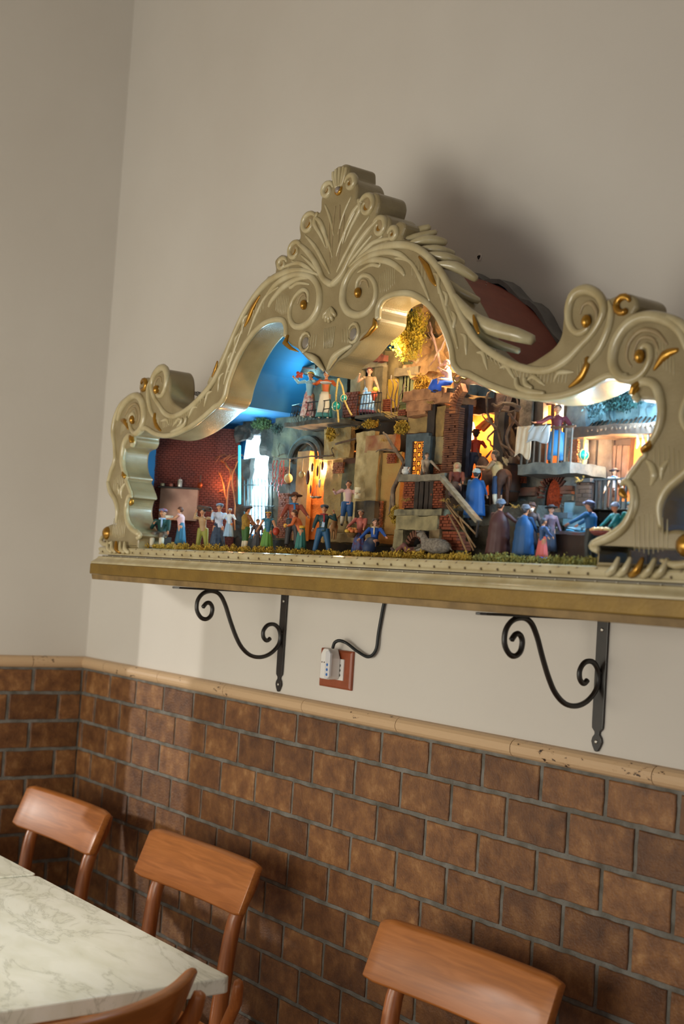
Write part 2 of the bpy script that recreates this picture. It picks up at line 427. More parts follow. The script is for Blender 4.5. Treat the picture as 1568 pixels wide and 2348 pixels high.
# ================================================================ the carved frame
YF = -.28; FT = .07
frame = thing('carved_frame', (XM, YF+FT/2, 1.467), 'ornate cream and gold baroque carved frame with scrolls and a tall shell crest', 'frame')
FM = frame.location.copy()
outer = [(.700, 1.487), (.863, 1.487), (.884, 1.497), (.893, 1.515), (.883, 1.533), (.855, 1.541), (.832, 1.540), (.822, 1.562), (.824, 1.585), (.845, 1.607), (.872, 1.628), (.887, 1.645), (.878, 1.661), (.861, 1.682), (.853, 1.703), (.864, 1.731), (.877, 1.758), (.878, 1.785), (.862, 1.816), (.825, 1.843), (.785, 1.853), (.757, 1.856), (.762, 1.868), (.757, 1.881), (.735, 1.890), (.708, 1.886), (.694, 1.884), (.672, 1.897), (.642, 1.902), (.624, 1.890), (.615, 1.866), (.613, 1.842), (.601, 1.826), (.575, 1.813), (.542, 1.803), (.504, 1.806), (.455, 1.824), (.415, 1.852), (.386, 1.894), (.354, 1.936), (.316, 1.978), (.272, 2.022), (.236, 2.050), (.205, 2.064), (.210, 2.087), (.190, 2.097), (.169, 2.090), (.163, 2.106), (.148, 2.118), (.124, 2.121), (.129, 2.144), (.120, 2.163), (.093, 2.169), (.060, 2.162), (.058, 2.188), (.046, 2.205), (.030, 2.212), (.027, 2.224), (.024, 2.236), (.012, 2.242), (0, 2.241)]
inner = [(.710, 1.487), (.710, 1.510), (.697, 1.516), (.713, 1.525), (.736, 1.529), (.756, 1.542), (.771, 1.561), (.777, 1.581), (.771, 1.602), (.757, 1.607), (.762, 1.618), (.772, 1.629), (.782, 1.641), (.790, 1.648), (.785, 1.656), (.802, 1.668), (.813, 1.684), (.817, 1.702), (.813, 1.720), (.795, 1.727), (.777, 1.730), (.767, 1.741), (.767, 1.753), (.752, 1.760), (.720, 1.765), (.702, 1.762), (.678, 1.753), (.650, 1.746), (.616, 1.742), (.578, 1.743), (.539, 1.749), (.500, 1.758), (.456, 1.773), (.423, 1.787), (.405, 1.795), (.385, 1.800), (.368, 1.815), (.360, 1.840), (.345, 1.868), (.322, 1.899), (.290, 1.928), (.255, 1.948), (.225, 1.957), (.190, 1.959), (.163, 1.954), (.150, 1.940), (.149, 1.920), (.132, 1.906), (.108, 1.896), (.088, 1.882), (.062, 1.866), (.030, 1.857), (.012, 1.843), (0, 1.834)]
oS = smooth_pts(outer, 4)[4:]; iS = smooth_pts(inner, 4)
half = [(u, z) for u, z in oS]+[(-u, z) for u, z in reversed(oS[:-1])]
ih = [(-u, z) for u, z in iS]+[(u, z) for u, z in reversed(iS[:-1])]
ring = [(.700, 1.487)][:0]+half+ih
cu = bpy.data.curves.new('frame_body', 'CURVE'); cu.dimensions = '2D'; cu.fill_mode = 'BOTH'
cu.extrude = FT/2-.006; cu.bevel_depth = .006; cu.bevel_resolution = 2; cu.offset = -.005
sp = cu.splines.new('POLY'); sp.points.add(len(ring)-1); sp.use_cyclic_u = True
for p_, (u, z) in zip(sp.points, ring): p_.co = (u, z-FM.z, 0, 1)
tmp = bpy.data.objects.new('tmp', cu); COL.objects.link(tmp)
bpy.context.view_layer.update()
me = bpy.data.meshes.new_from_object(tmp.evaluated_get(bpy.context.evaluated_depsgraph_get()))
bpy.data.objects.remove(tmp)
me.name = 'frame_body'; me.materials.clear(); me.materials.append(M_cream)
body = bpy.data.objects.new('frame_body', me); COL.objects.link(body); body.parent = frame; body.rotation_euler = (PI/2, 0, 0)
for p_ in me.polygons: p_.use_smooth = False

FY = -FT/2                                    # front face in the frame's own space
def stroke(name, pts, rad, mt, fl=.8, depth=0.0, mirror=True, n=8, k=5, join=None):
    """a carved ridge lying on the front face: (u, z) points, radius list"""
    sides = (1, -1) if mirror else (1,)
    outs = []
    for sg in sides:
        q = smooth_pts([(u*sg, z) for u, z in pts], k)
        mb = join if join is not None else MB()
        mb.tube([(u, FY-depth, z-FM.z) for u, z in q], rad, n=n, fl=fl, nrm=(0, 1, 0))
        if join is None: outs.append(mb.build(name, mt, frame, smooth=True))
    return outs
def px(pts, side=1):                          # spots measured on the photograph's frame plane -> (|u|, z)
    return [((P(x, y, YF).x-XM)*side, P(x, y, YF).z) for x, y in pts]
# rim bead along the opening, and along the outer edge
rimi = [p_ for p_ in inner]
stroke('inner_bead', [(u+(.004 if z < 1.74 else 0), z+(.004 if z > 1.74 else 0)) for u, z in inner[23:47]], .0065, M_creaml, .9)
stroke('inner_bead', [(u+.004, z) for u, z in inner[1:9]], .006, M_creaml, .9)
stroke('inner_bead', [(u+.003, z) for u, z in inner[9:15]], .005, M_creaml, .9)
stroke('hook_bead', px([(1462, 918), (1457, 900), (1463, 884), (1483, 875), (1506, 888), (1517, 925), (1516, 965), (1502, 1002), (1478, 1032)]), [.006, .007, .008, .008, .007, .005], M_creaml, 1.1)
stroke('gilded_tip', px([(1455, 905), (1460, 890), (1472, 878)]), [.006, .007, .004], M_gold, 1.4, .003)
stroke('gilded_tip', px([(1476, 1034), (1488, 1024), (1498, 1008)]), [.005, .006, .002], M_gold, 1.2, .003)
stroke('lower_hook', px([(1427, 1112), (1436, 1104), (1448, 1112), (1455, 1140), (1450, 1175), (1432, 1208), (1400, 1232), (1362, 1247)]), [.003, .005, .006, .006, .007, .008, .006], M_creaml, 1.0, .002)
stroke('gilded_tip', px([(1425, 1120), (1428, 1132), (1436, 1140)]), [.004, .006, .003], M_gold, 1.2, .001)
# long ridge: arch shoulder, dip and scroll
stroke('long_ridge', px([(800, 612), (838, 584), (880, 566), (930, 562), (972, 580), (1008, 620), (1035, 670), (1060, 728), (1090, 778), (1135, 815), (1190, 842), (1250, 850), (1295, 830), (1330, 795), (1362, 760), (1384, 715), (1375, 680), (1345, 664), (1318, 675), (1305, 705), (1306, 740), (1320, 762), (1340, 760), (1350, 745), (1342, 733)]),
       [.002, .006, .008, .008, .007, .007, .007, .007, .007, .007, .007, .007, .007, .006, .006, .007, .008, .009, .009, .008, .007, .006, .006, .005, .004], M_creaml, .9, k=4)
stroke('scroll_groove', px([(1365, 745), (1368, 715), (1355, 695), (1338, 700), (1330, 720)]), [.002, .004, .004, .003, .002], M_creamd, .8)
# big post volute
stroke('post_volute', px([(1575, 800), (1560, 760), (1525, 733), (1478, 726), (1437, 748), (1412, 790), (1406, 832), (1420, 862), (1448, 872), (1474, 856), (1490, 828), (1491, 800), (1478, 793), (1468, 806), (1466, 822)]),
       [.005, .008, .009, .009, .010, .010, .009, .009, .008, .006, .006, .006, .005, .005, .005], M_creaml, 1.0, k=4)
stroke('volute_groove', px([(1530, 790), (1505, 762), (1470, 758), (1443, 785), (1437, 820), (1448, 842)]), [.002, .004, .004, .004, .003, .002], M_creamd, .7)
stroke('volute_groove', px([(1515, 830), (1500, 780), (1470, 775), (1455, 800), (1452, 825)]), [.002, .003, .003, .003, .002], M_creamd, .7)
# ridge that runs from the dip scroll to the post
stroke('post_ridge', px([(1352, 830), (1375, 800), (1395, 755), (1402, 715), (1395, 690)]), [.005, .007, .007, .006, .002], M_creaml, .9)
stroke('gilded_leaf', px([(1305, 888), (1330, 868), (1345, 840), (1347, 820)]), [.002, .006, .006, .004], M_gold, .7, .001)
stroke('cupped_leaf', px([(1185, 868), (1190, 888), (1215, 898), (1250, 902)]), [.004, .005, .006, .003], M_creaml, 1.0, .002)
stroke('cupped_leaf', px([(1205, 868), (1208, 882), (1222, 890)]), [.004, .005, .003], M_creaml, 1.0, .002)
# two central volutes with gilded eyes
stroke('central_volute', px([(940, 600), (918, 584), (885, 578), (850, 587), (815, 612), (793, 648), (787, 688), (798, 714), (821, 723), (845, 713), (860, 688), (862, 658), (850, 636), (833, 632), (820, 646), (817, 668)]),
       [.003, .006, .007, .007, .007, .008, .009, .009, .008, .007, .006, .006, .005, .005, .004, .003], M_creaml, 1.0, k=5)
stroke('volute_groove', px([(845, 660), (840, 645), (830, 643), (825, 655)]), [.002, .003, .003, .002], M_creamd, .8)
# V of the crest and its leaves
stroke('crest_vee', px([(868, 502), (846, 527), (822, 560), (802, 595), (786, 628), (768, 648), (760, 652)]), [.003, .006, .007, .007, .007, .008, .006], M_creaml, 1.0)
for pts, r_ in (([(830, 462), (812, 485), (798, 515), (788, 548), (786, 560)], [.003, .006, .005, .003, .001]),
                ([(822, 458), (826, 480), (806, 520), (790, 556)], [.004, .006, .004, .001]),
                ([(843, 530), (828, 548), (812, 580), (798, 612)], [.002, .005, .004, .001]),
                ([(905, 545), (860, 555), (830, 580), (806, 610)], [.003, .005, .004, .001]),
                ([(779, 470), (779, 500), (777, 540), (773, 590)], [.0015, .002, .002, .001]),
                ([(790, 485), (787, 520), (781, 560), (775, 600)], [.0015, .002, .002, .001])):
    stroke('crest_leaf', px(pts), r_, M_creaml if r_[1] > .003 else M_creamd, .9)
# curls of the crest (three each side and the finial), gilded inside
for cx, cy, r_ in ((708, 513, .0235), (676, 576, .021), (648, 606, .014), (751, 437, .017)):
    (u, z), = px([(cx, cy)], -1)
    pts = [(u+r_*1.05*math.cos(a)*(1-(2.6-a)/11), z+r_*.95*math.sin(a)*(1-(2.6-a)/11)) for a in [2.9-i*.5 for i in range(15)]]
    stroke('crest_curl', pts, [.003, .0055, .0065, .006, .0055, .0045, .003], M_creaml, 1.1)
    for sg in (1, -1):
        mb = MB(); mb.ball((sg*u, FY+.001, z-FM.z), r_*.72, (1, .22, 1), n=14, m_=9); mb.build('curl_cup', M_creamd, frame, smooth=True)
    stroke('gilded_curl', [(u+r_*.5, z-r_*.45), (u+r_*.15, z-r_*.45), (u-r_*.2, z-r_*.15), (u-r_*.1, z+r_*.2)], [.002, .0045, .004, .002], M_gold, 1.0)
for pts, r_ in (([(700, 540), (722, 565), (742, 600), (756, 628)], [.002, .005, .005, .002]), ([(727, 500), (742, 530), (756, 565), (762, 590)], [.002, .005, .004, .001]), ([(690, 585), (712, 605), (735, 628), (750, 645)], [.002, .004, .004, .001]),
                ([(745, 470), (757, 500), (765, 540)], [.002, .004, .001]), ([(668, 598), (700, 612), (728, 632)], [.002, .004, .001])):
    stroke('crest_leaf', px(pts, -1), r_, M_creaml, .9)
# leaves curling along the shoulders and dips of the band
for cx, cy, a0 in ((1003, 645, -.9), (1022, 690, -1.1), (1040, 738, -1.2), (1066, 785, -.9), (1108, 822, -.6), (1165, 850, -.3), (1228, 872, 0), (1290, 858, .5)):
    (u, z), = px([(cx, cy)]); L_ = .021; d = (math.cos(a0), math.sin(a0)); n_ = (-d[1], d[0])
    stroke('band_leaf', [(u-d[0]*L_, z-d[1]*L_), (u-d[0]*L_*.3+n_[0]*.006, z-d[1]*L_*.3+n_[1]*.006), (u+d[0]*L_*.4-n_[0]*.002, z+d[1]*L_*.4-n_[1]*.002), (u+d[0]*L_-n_[0]*.010, z+d[1]*L_-n_[1]*.010)], [.0012, .0045, .004, .001], M_creaml, .9)
for k_, (du, l_) in enumerate(((0, 1), (.011, .9), (.019, .7))):
    stroke('finial_leaf', [(du*.5, 2.200), (du, 2.222), (du*1.1, 2.222+.016*l_)], [.003, .0045, .004], M_creaml, 1.0, mirror=du > 0)
stroke('gilded_curl', [(.0, 2.186), (.006, 2.190), (.010, 2.198)], [.004, .005, .002], M_gold, 1)
mb = MB(); mb.ball((0, FY-.002, 2.193-FM.z), .007, (1, .8, 1)); mb.build('finial_boss', mat('#8a7f78', .3, coat=.4), frame, smooth=True)
# acanthus leaves sweeping over the shoulders: deep ribbed leaves with thickness
leafs = [([(880, 562), (925, 540), (985, 520)], .008, .030), ([(905, 560), (950, 545), (1000, 532)], .007, .024), ([(935, 562), (980, 550), (1022, 556)], .009, .030), ([(955, 572), (1000, 572), (1040, 582)], .008, .024),
         ([(975, 584), (1020, 590), (1062, 604)], .009, .028), ([(1000, 606), (1045, 612), (1092, 640)], .009, .028), ([(1020, 640), (1055, 670), (1098, 690)], .008, .02),
         ([(1038, 675), (1080, 725), (1130, 752), (1185, 768), (1222, 780)], .013, .026), ([(1050, 700), (1085, 752), (1130, 785), (1190, 805)], .008, .01)]
for pts, r_, dp in leafs:
    q = []
    for i, (x_, y_) in enumerate(pts):
        dd = .050*(i/(len(pts)-1))**1.2; w_ = P(x_, y_, YF+dd); q.append((w_.x-XM, FY+dd, w_.z-FM.z))
    for sg in (1, -1):
        mb = MB()
        c2 = smooth_pts([(a_*sg, b_, c_) for a_, b_, c_ in q], 5)
        mb.tube(c2, [r_*.45, r_*.9, r_*1.1, r_, r_*.7], n=8)
        mb.build('acanthus_leaf', M_creaml, frame, smooth=True)
stroke('gilded_leaf', px([(960, 588), (978, 612), (990, 640), (1000, 655)]), [.002, .007, .006, .002], M_gold, .6, .000)
stroke('gilded_leaf', px([(1085, 722), (1090, 745), (1098, 765)]), [.002, .005, .003], M_gold, .6, .000)
# inner leaf over each volute
for pts, r_ in (([(815, 612), (850, 597), (890, 600), (918, 618), (928, 632)], [.003, .006, .007, .006, .003]), ([(820, 625), (850, 608), (870, 610), (872, 600)], [.002, .004, .004, .002]), ([(905, 592), (940, 600), (965, 640), (985, 690)], [.002, .004, .005, .002]),
                ([(1000, 640), (1020, 700), (1040, 760), (1050, 800)], [.002, .005, .005, .002])):
    stroke('shoulder_leaf', px(pts), r_, M_creaml, .9)
# flutes (fine raised ribs)
mb = MB()
def flute(x0, y0, x1, y1, n_, ln, tilt=(0, 1), r_=.0013):
    for i in range(n_):
        t = i/(n_-1) if n_ > 1 else 0
        x = x0+(x1-x0)*t; y = y0+(y1-y0)*t; l2 = ln*(1-.5*abs(t-.45))
        stroke('', px([(x, y-l2/2*tilt[1]), (x+tilt[0]*l2*.1, y), (x+tilt[0]*l2*.3, y+l2/2*tilt[1])]), [r_*.5, r_, r_*.5], None, 1, n=5, k=2, join=mb)
flute(872, 650, 905, 632, 8, 55); flute(945, 615, 975, 625, 5, 42); flute(1010, 690, 1035, 730, 6, 50, (1, 1)); flute(1100, 800, 1180, 850, 10, 40, (1, 1)); flute(1195, 855, 1300, 865, 14, 40, (-.5, 1))
flute(1325, 850, 1345, 830, 4, 34); flute(1500, 1050, 1556, 1058, 6, 70); flute(1455, 1225, 1530, 1225, 8, 95); flute(785, 770, 815, 765, 6, 40); flute(1505, 800, 1545, 840, 6, 60)
for i in range(7): mb.tube([((i-3)*.0055, FY, 1.925-FM.z), ((i-3)*.0045, FY-.001, 1.885-FM.z)], .0013, n=5)
o = mb.build('flutes', M_creaml, frame, smooth=True); o['kind'] = 'stuff'
# pendant: shell, cups and scoops
for i in range(5):
    a = (i-2)*.42
    mb = MB(); mb.tube([(0, FY, 1.965-FM.z), (math.sin(a)*.018, FY-.004, 1.965-FM.z-.020*math.cos(a)), (math.sin(a)*.026, FY-.002, 1.965-FM.z-.030*math.cos(a))], [.002, .005, .004], n=7)
    mb.build('shell_rib', M_creaml, frame, smooth=True)
for sg in (1, -1):
    mb = MB()
    c = [(sg*.078+.017*math.cos(t)*sg, FY-.001, 1.905-FM.z+.018*math.sin(t)) for t in [i*PI/6 for i in range(-5, 6)]]
    mb.tube(c, [.002, .004, .004, .004, .002], n=7); mb.build('cup_rim', M_creaml, frame, smooth=True)
    mb = MB(); mb.ball((sg*.078, FY, 1.903-FM.z), .012, (1, .25, 1)); mb.build('cup', mat('#7c756c', .25, coat=.5), frame, smooth=True)
    mb = MB(); mb.tube([(sg*.140, FY-.001, 1.925-FM.z), (sg*.146, FY-.003, 1.91-FM.z), (sg*.125, FY-.002, 1.897-FM.z), (sg*.1, FY-.001, 1.888-FM.z)], [.003, .006, .004, .001], n=7); mb.build('gilded_leaf', M_gold, frame, smooth=True)
    mb = MB(); mb.tube(smooth_pts([(sg*.075, FY-.001, 1.882-FM.z), (sg*.05, FY-.005, 1.873-FM.z), (sg*.028, FY-.006, 1.862-FM.z), (sg*.006, FY-.003, 1.842-FM.z)], 4), [.003, .006, .007, .003], n=8); mb.build('pendant_leaf', M_creaml, frame, smooth=True)
# gold eyes
for cx, cy, r_ in ((824, 672, .0085), (1348, 738, .009), (1470, 818, .009)):
    for sg in (1, -1):
        (u, z), = px([(cx, cy)])
        mb = MB(); mb.ball((u*sg, FY-.004, z-FM.z), r_, (.9, .9, 1.2)); mb.build('gilded_eye', M_gold, frame, smooth=True)
# top curl between the two scrolls (gilded roll), foot balls and foot leaves, outer C strokes
for sg in (1, -1):
    mb = MB()
    pts = [(sg*(.737+.013*math.cos(a)), FY-.001, 1.873-FM.z+.012*math.sin(a)) for a in [PI*.1+i*.5 for i in range(11)]]
    mb.tube(pts, [.003, .006, .006, .006, .005], n=8); mb.build('gilded_roll', M_gold, frame, smooth=True)
    mb = MB(); mb.ball((sg*.872, FY+.004, 1.520-FM.z), .017, (1, .9, 1)); mb.build('foot_ball', M_gold, frame, smooth=True)
    mb = MB(); mb.tube(smooth_pts([(sg*.895, FY, 1.512-FM.z), (sg*.890, FY-.004, 1.498-FM.z), (sg*.862, FY-.006, 1.492-FM.z), (sg*.835, FY-.005, 1.498-FM.z)], 4), [.004, .006, .006, .003], n=8); mb.build('foot_scroll', M_creaml, frame, smooth=True)
    for i in range(5):
        x = .845-i*.022
        mb = MB(); mb.tube(smooth_pts([(sg*(x-.018), FY-.006, 1.475-FM.z), (sg*(x-.004), FY-.010, 1.482-FM.z), (sg*(x+.004), FY-.008, 1.500-FM.z)], 4), [.005, .006, .003], n=8)
        mb.build('foot_leaf', M_gold if i == 2 else M_creaml, frame, smooth=True)
stroke('outer_bead', [(.828, 1.545), (.824, 1.575), (.838, 1.600), (.868, 1.622), (.886, 1.645)], [.003, .006, .007, .007, .005], M_creaml, 1.1)
stroke('outer_bead', [(.886, 1.645), (.872, 1.672), (.856, 1.700), (.866, 1.735), (.878, 1.765), (.872, 1.800), (.845, 1.832), (.800, 1.850), (.765, 1.855)], [.004, .006, .006, .005, .006, .007, .007, .006, .003], M_creaml, 1.1)
stroke('gilded_leaf', [(.800, 1.770), (.820, 1.790), (.842, 1.795)], [.002, .008, .003], M_gold, .7)
stroke('post_shell', [(.795, 1.640), (.806, 1.632), (.812, 1.618), (.806, 1.604)], [.002, .006, .007, .002], M_creaml, .9)
stroke('post_shell', [(.836, 1.640), (.826, 1.628), (.824, 1.612)], [.002, .006, .002], M_creaml, .9)
# base rail with dentil nicks
x0, x1 = .605, 2.405
prof = [(.270, 1.4672), (.2845, 1.4675), (.2850, 1.4700), (.2830, 1.4735), (.2850, 1.4775), (.2860, 1.4815), (.2840, 1.4850), (.2790, 1.4868), (.26, 1.487)]
mb = molded(prof, x0, x1); q = frame.location; mb.v = [(x-q.x, y-q.y, z-q.z) for x, y, z in mb.v]; mb.build('base_rail', M_creaml, frame)
mb = MB()
for i in range(46):
    x = x0+.02+i*.0385-XM
    mb.box(x, x+.0022, FY-.0065, FY-.003, 1.4725-FM.z, 1.4765-FM.z)
    mb.tube([(x+.01, FY-.0045, 1.479-FM.z), (x+.02, FY-.0052, 1.4835-FM.z)], [.0008, .0014], n=5)
o = mb.build('dentil_nicks', mat('#7d6d52', .5), frame); o['kind'] = 'stuff'

# ================================================================ shelf brackets
def arc(cx, cz, r, a0, a1, n, grow=0):
    return [(cx+(r+grow*i/n)*math.cos(math.radians(a0+(a1-a0)*i/n)), cz+(r+grow*i/n)*math.sin(math.radians(a0+(a1-a0)*i/n))) for i in range(n+1)]
def bracket(X, label):
    t = thing('shelf_bracket', (X, 0, 1.405), label, 'bracket', 'iron shelf brackets')
    L = lambda mb: local(mb, t)
    mb = MB(); hw = .0125
    z0 = 1.175
    out = [(-hw, 1.403), (hw, 1.403), (hw, 1.225), (hw*.95, 1.215), (hw*.45, 1.209), (hw*.42, 1.205), (hw*.8, 1.199), (hw*.95, 1.192), (hw*.7, 1.184), (hw*.3, 1.176), (0, z0),
           (-hw*.3, 1.176), (-hw*.7, 1.184), (-hw*.95, 1.192), (-hw*.8, 1.199), (-hw*.42, 1.205), (-hw*.45, 1.209), (-hw*.95, 1.215), (-hw, 1.225)]
    mb.prism([(X+a, b) for a, b in out], -.0055, -.0015); L(mb).build('wall_plate', M_iron, t, bevel=.0008)
    mb = MB(); mb.box(X-hw, X+hw, -.292, -.0015, 1.4005, 1.4045)
    mb.prism([(X-hw, -.292), (X+hw, -.292), (X+hw*.4, -.300), (X, -.303), (X-hw*.4, -.300)], 1.4005, 1.4045, 'z'); L(mb).build('support_arm', M_iron, t, bevel=.0008)
    # scroll bar in the plane across the wall: (y, z)
    s = [(-.222, 1.362), (-.213, 1.372), (-.203, 1.371), (-.197, 1.360), (-.200, 1.344), (-.212, 1.336), (-.226, 1.340), (-.237, 1.356), (-.236, 1.378), (-.222, 1.394), (-.200, 1.399), (-.180, 1.392), (-.164, 1.370),
         (-.148, 1.335), (-.130, 1.300), (-.112, 1.275), (-.088, 1.258), (-.060, 1.254), (-.034, 1.262), (-.014, 1.280), (-.008, 1.300), (-.014, 1.320), (-.028, 1.330), (-.045, 1.328), (-.056, 1.315), (-.055, 1.300), (-.045, 1.292), (-.036, 1.298)]
    q = smooth_pts([(X, a, b) for a, b in s], 4)
    mb = MB(); mb.tube(q, .0048, n=8); L(mb).build('scroll', M_iron, t, smooth=True)
    for z in (1.385, 1.310, 1.192):
        mb = MB(); mb.lathe([(.0036, 0), (.0034, .0014), (.002, .0022)], n=12, M=Matrix.Translation((X, -.0052, z)) @ Matrix.Rotation(PI/2, 4, 'X'))
        o = L(mb).build('screw', M_screw, t)
        mb = MB(); mb.box(X-.0025, X+.0025, -.0078, -.0073, z-.0005, z+.0005); 
    return t
bracket(1.011, 'black iron scroll bracket under the shelf, left of the wall socket')
bracket(1.989, 'black iron scroll bracket under the shelf, right of the wall socket')

# ================================================================ socket, plug, cable
M_terra = mat('#93482a', .45, '#86401f', 60, coat=.2)
M_plastic = mat('#dcd9d6', .35)
a_ = P(744, 1486); c_ = P(812, 1582)
sx0, sx1, sz0, sz1 = 1.173, 1.288, 1.206, 1.290
t = thing('wall_socket', (1.23, 0, 1.248), 'terracotta coloured wall socket plate with a white insert under the shelf', 'socket')
mb = MB(); b0 = [(sx0, sz0), (sx1, sz0), (sx1, sz1), (sx0, sz1)]
vs = [(x, -.0005, z) for x, z in b0]+[(x, -.006, z) for x, z in b0]+[(1.23+(x-1.23)*.93, -.0095, 1.248+(z-1.248)*.9) for x, z in b0]+[(1.23+(x-1.23)*.6, -.0085, 1.248+(z-1.248)*.55) for x, z in b0]
fs = [(3, 2, 1, 0)]
for r in range(3): fs += [(r*4+i, r*4+(i+1) % 4, (r+1)*4+(i+1) % 4, (r+1)*4+i) for i in range(4)]
fs.append((12, 13, 14, 15)); mb.add(vs, fs); local(mb, t).build('cover_plate', M_terra, t, bevel=.001)
mb = MB(); mb.box(1.196, 1.264, -.0115, -.008, 1.225, 1.271); local(mb, t).build('socket_insert', M_plastic, t, bevel=.0006)
for i in range(3):
    mb = MB(); mb.lathe([(.003, 0), (.003, .0006)], n=10, M=Matrix.Translation((1.252, -.0114, 1.236+i*.0105)) @ Matrix.Rotation(PI/2, 4, 'X')); local(mb, t).build('contact_hole', mat('#55504c', .6), t)
def sh_(mb): mb.v = [(x+.027, y, z) for x, y, z in mb.v]; return mb
t = thing('plug_adapter', (1.21, -.02, 1.26), 'white plug adapter with three blue dots, pushed into the wall socket', 'plug')
mb = MB(); mb.prism([(1.190, 1.226), (1.222, 1.226), (1.226, 1.232), (1.226, 1.272), (1.216, 1.292), (1.198, 1.292), (1.190, 1.280)], -.040, -.0115); local(sh_(mb), t).build('adapter_body', M_plastic, t, bevel=.003)
mb = MB(); mb.prism([(1.212, 1.229), (1.221, 1.227), (1.229, 1.233), (1.229, 1.283), (1.222, 1.290), (1.212, 1.286)], -.0435, -.036); local(sh_(mb), t).build('face_panel', mat('#c9c8cc', .35), t, bevel=.002)
for i in range(3):
    mb = MB(); mb.lathe([(.0031, 0), (.0031, .0008)], n=12, M=Matrix.Translation((1.221, -.0432, 1.237+i*.0105)) @ Matrix.Rotation(PI/2, 4, 'X')); local(sh_(mb), t).build('blue_dot', mat('#1f62b0', .4), t)
for i in range(2):
    mb = MB(); mb.lathe([(.0017, 0), (.0017, .0008)], n=8, M=Matrix.Translation((1.197+i*.008, -.0396, 1.262)) @ Matrix.Rotation(PI/2, 4, 'X')); local(sh_(mb), t).build('pin_hole', mat('#4a3b36', .6), t)
pts = [P(880, 1385, -.006), P(877, 1400, -.006), P(868, 1450, -.006), P(862, 1490, -.008), P(845, 1506, -.010), P(820, 1494, -.012), P(795, 1475, -.016), P(778, 1469, -.026), P(767, 1474, -.03), P(763, 1486, -.03)]
pts = [P(884, 1360, -.006)]+pts
mb = MB(); mb.tube(smooth_pts([tuple(p) for p in pts], 6), .0036, n=8)
tag(mb.build('power_cable', mat('#0f1518', .5), smooth=True), 'dark power cable looping from under the shelf to the white plug', 'cable')

# ================================================================ tables
def table(x0, x1, y0, y1, top, label):
    t = thing('marble_table', ((x0+x1)/2, (y0+y1)/2, 0), label, 'table', 'marble café tables')
    cx, cy = (x0+x1)/2, (y0+y1)/2
    hx, hy, r = (x1-x0)/2, (y1-y0)/2, .012
    o = []
    for sx, sy, a0 in ((1, 1, 0), (-1, 1, 90), (-1, -1, 180), (1, -1, 270)):
        for i in range(5):
            a = math.radians(a0+90*i/4); o.append((sx*(hx-r)+r*math.cos(a), sy*(hy-r)+r*math.sin(a)))
    mb = MB(); mb.prism(o, top-.028, top, 'z'); mb.build('marble_top', M_marble, t, bevel=.003)
    mb = MB(); mb.box(-hx+.06, hx-.06, -hy+.06, hy-.06, top-.045, top-.0285); mb.build('under_frame', M_iron, t)
    mb = MB(); mb.lathe([(.03, .03), (.032, .2), (.026, .5), (.034, .68), (.05, top-.0455)], n=16); mb.build('pedestal', M_iron, t, smooth=True)
    for k in range(4):
        a = PI/4+k*PI/2; mb = MB(); mb.tube([(0, 0, .10), (math.cos(a)*.12, math.sin(a)*.12, .06), (math.cos(a)*.27, math.sin(a)*.27, .018)], [.026, .022, .016], n=8); mb.build('foot', M_iron, t, smooth=True)
    return t
table(.835, 1.630, -1.29, -.487, .755, 'nearer marble-topped table whose corner reaches beside the middle chair')
table(.030, .829, -1.29, -.487, .757, 'farther marble-topped table, cut off by the left edge of the picture')

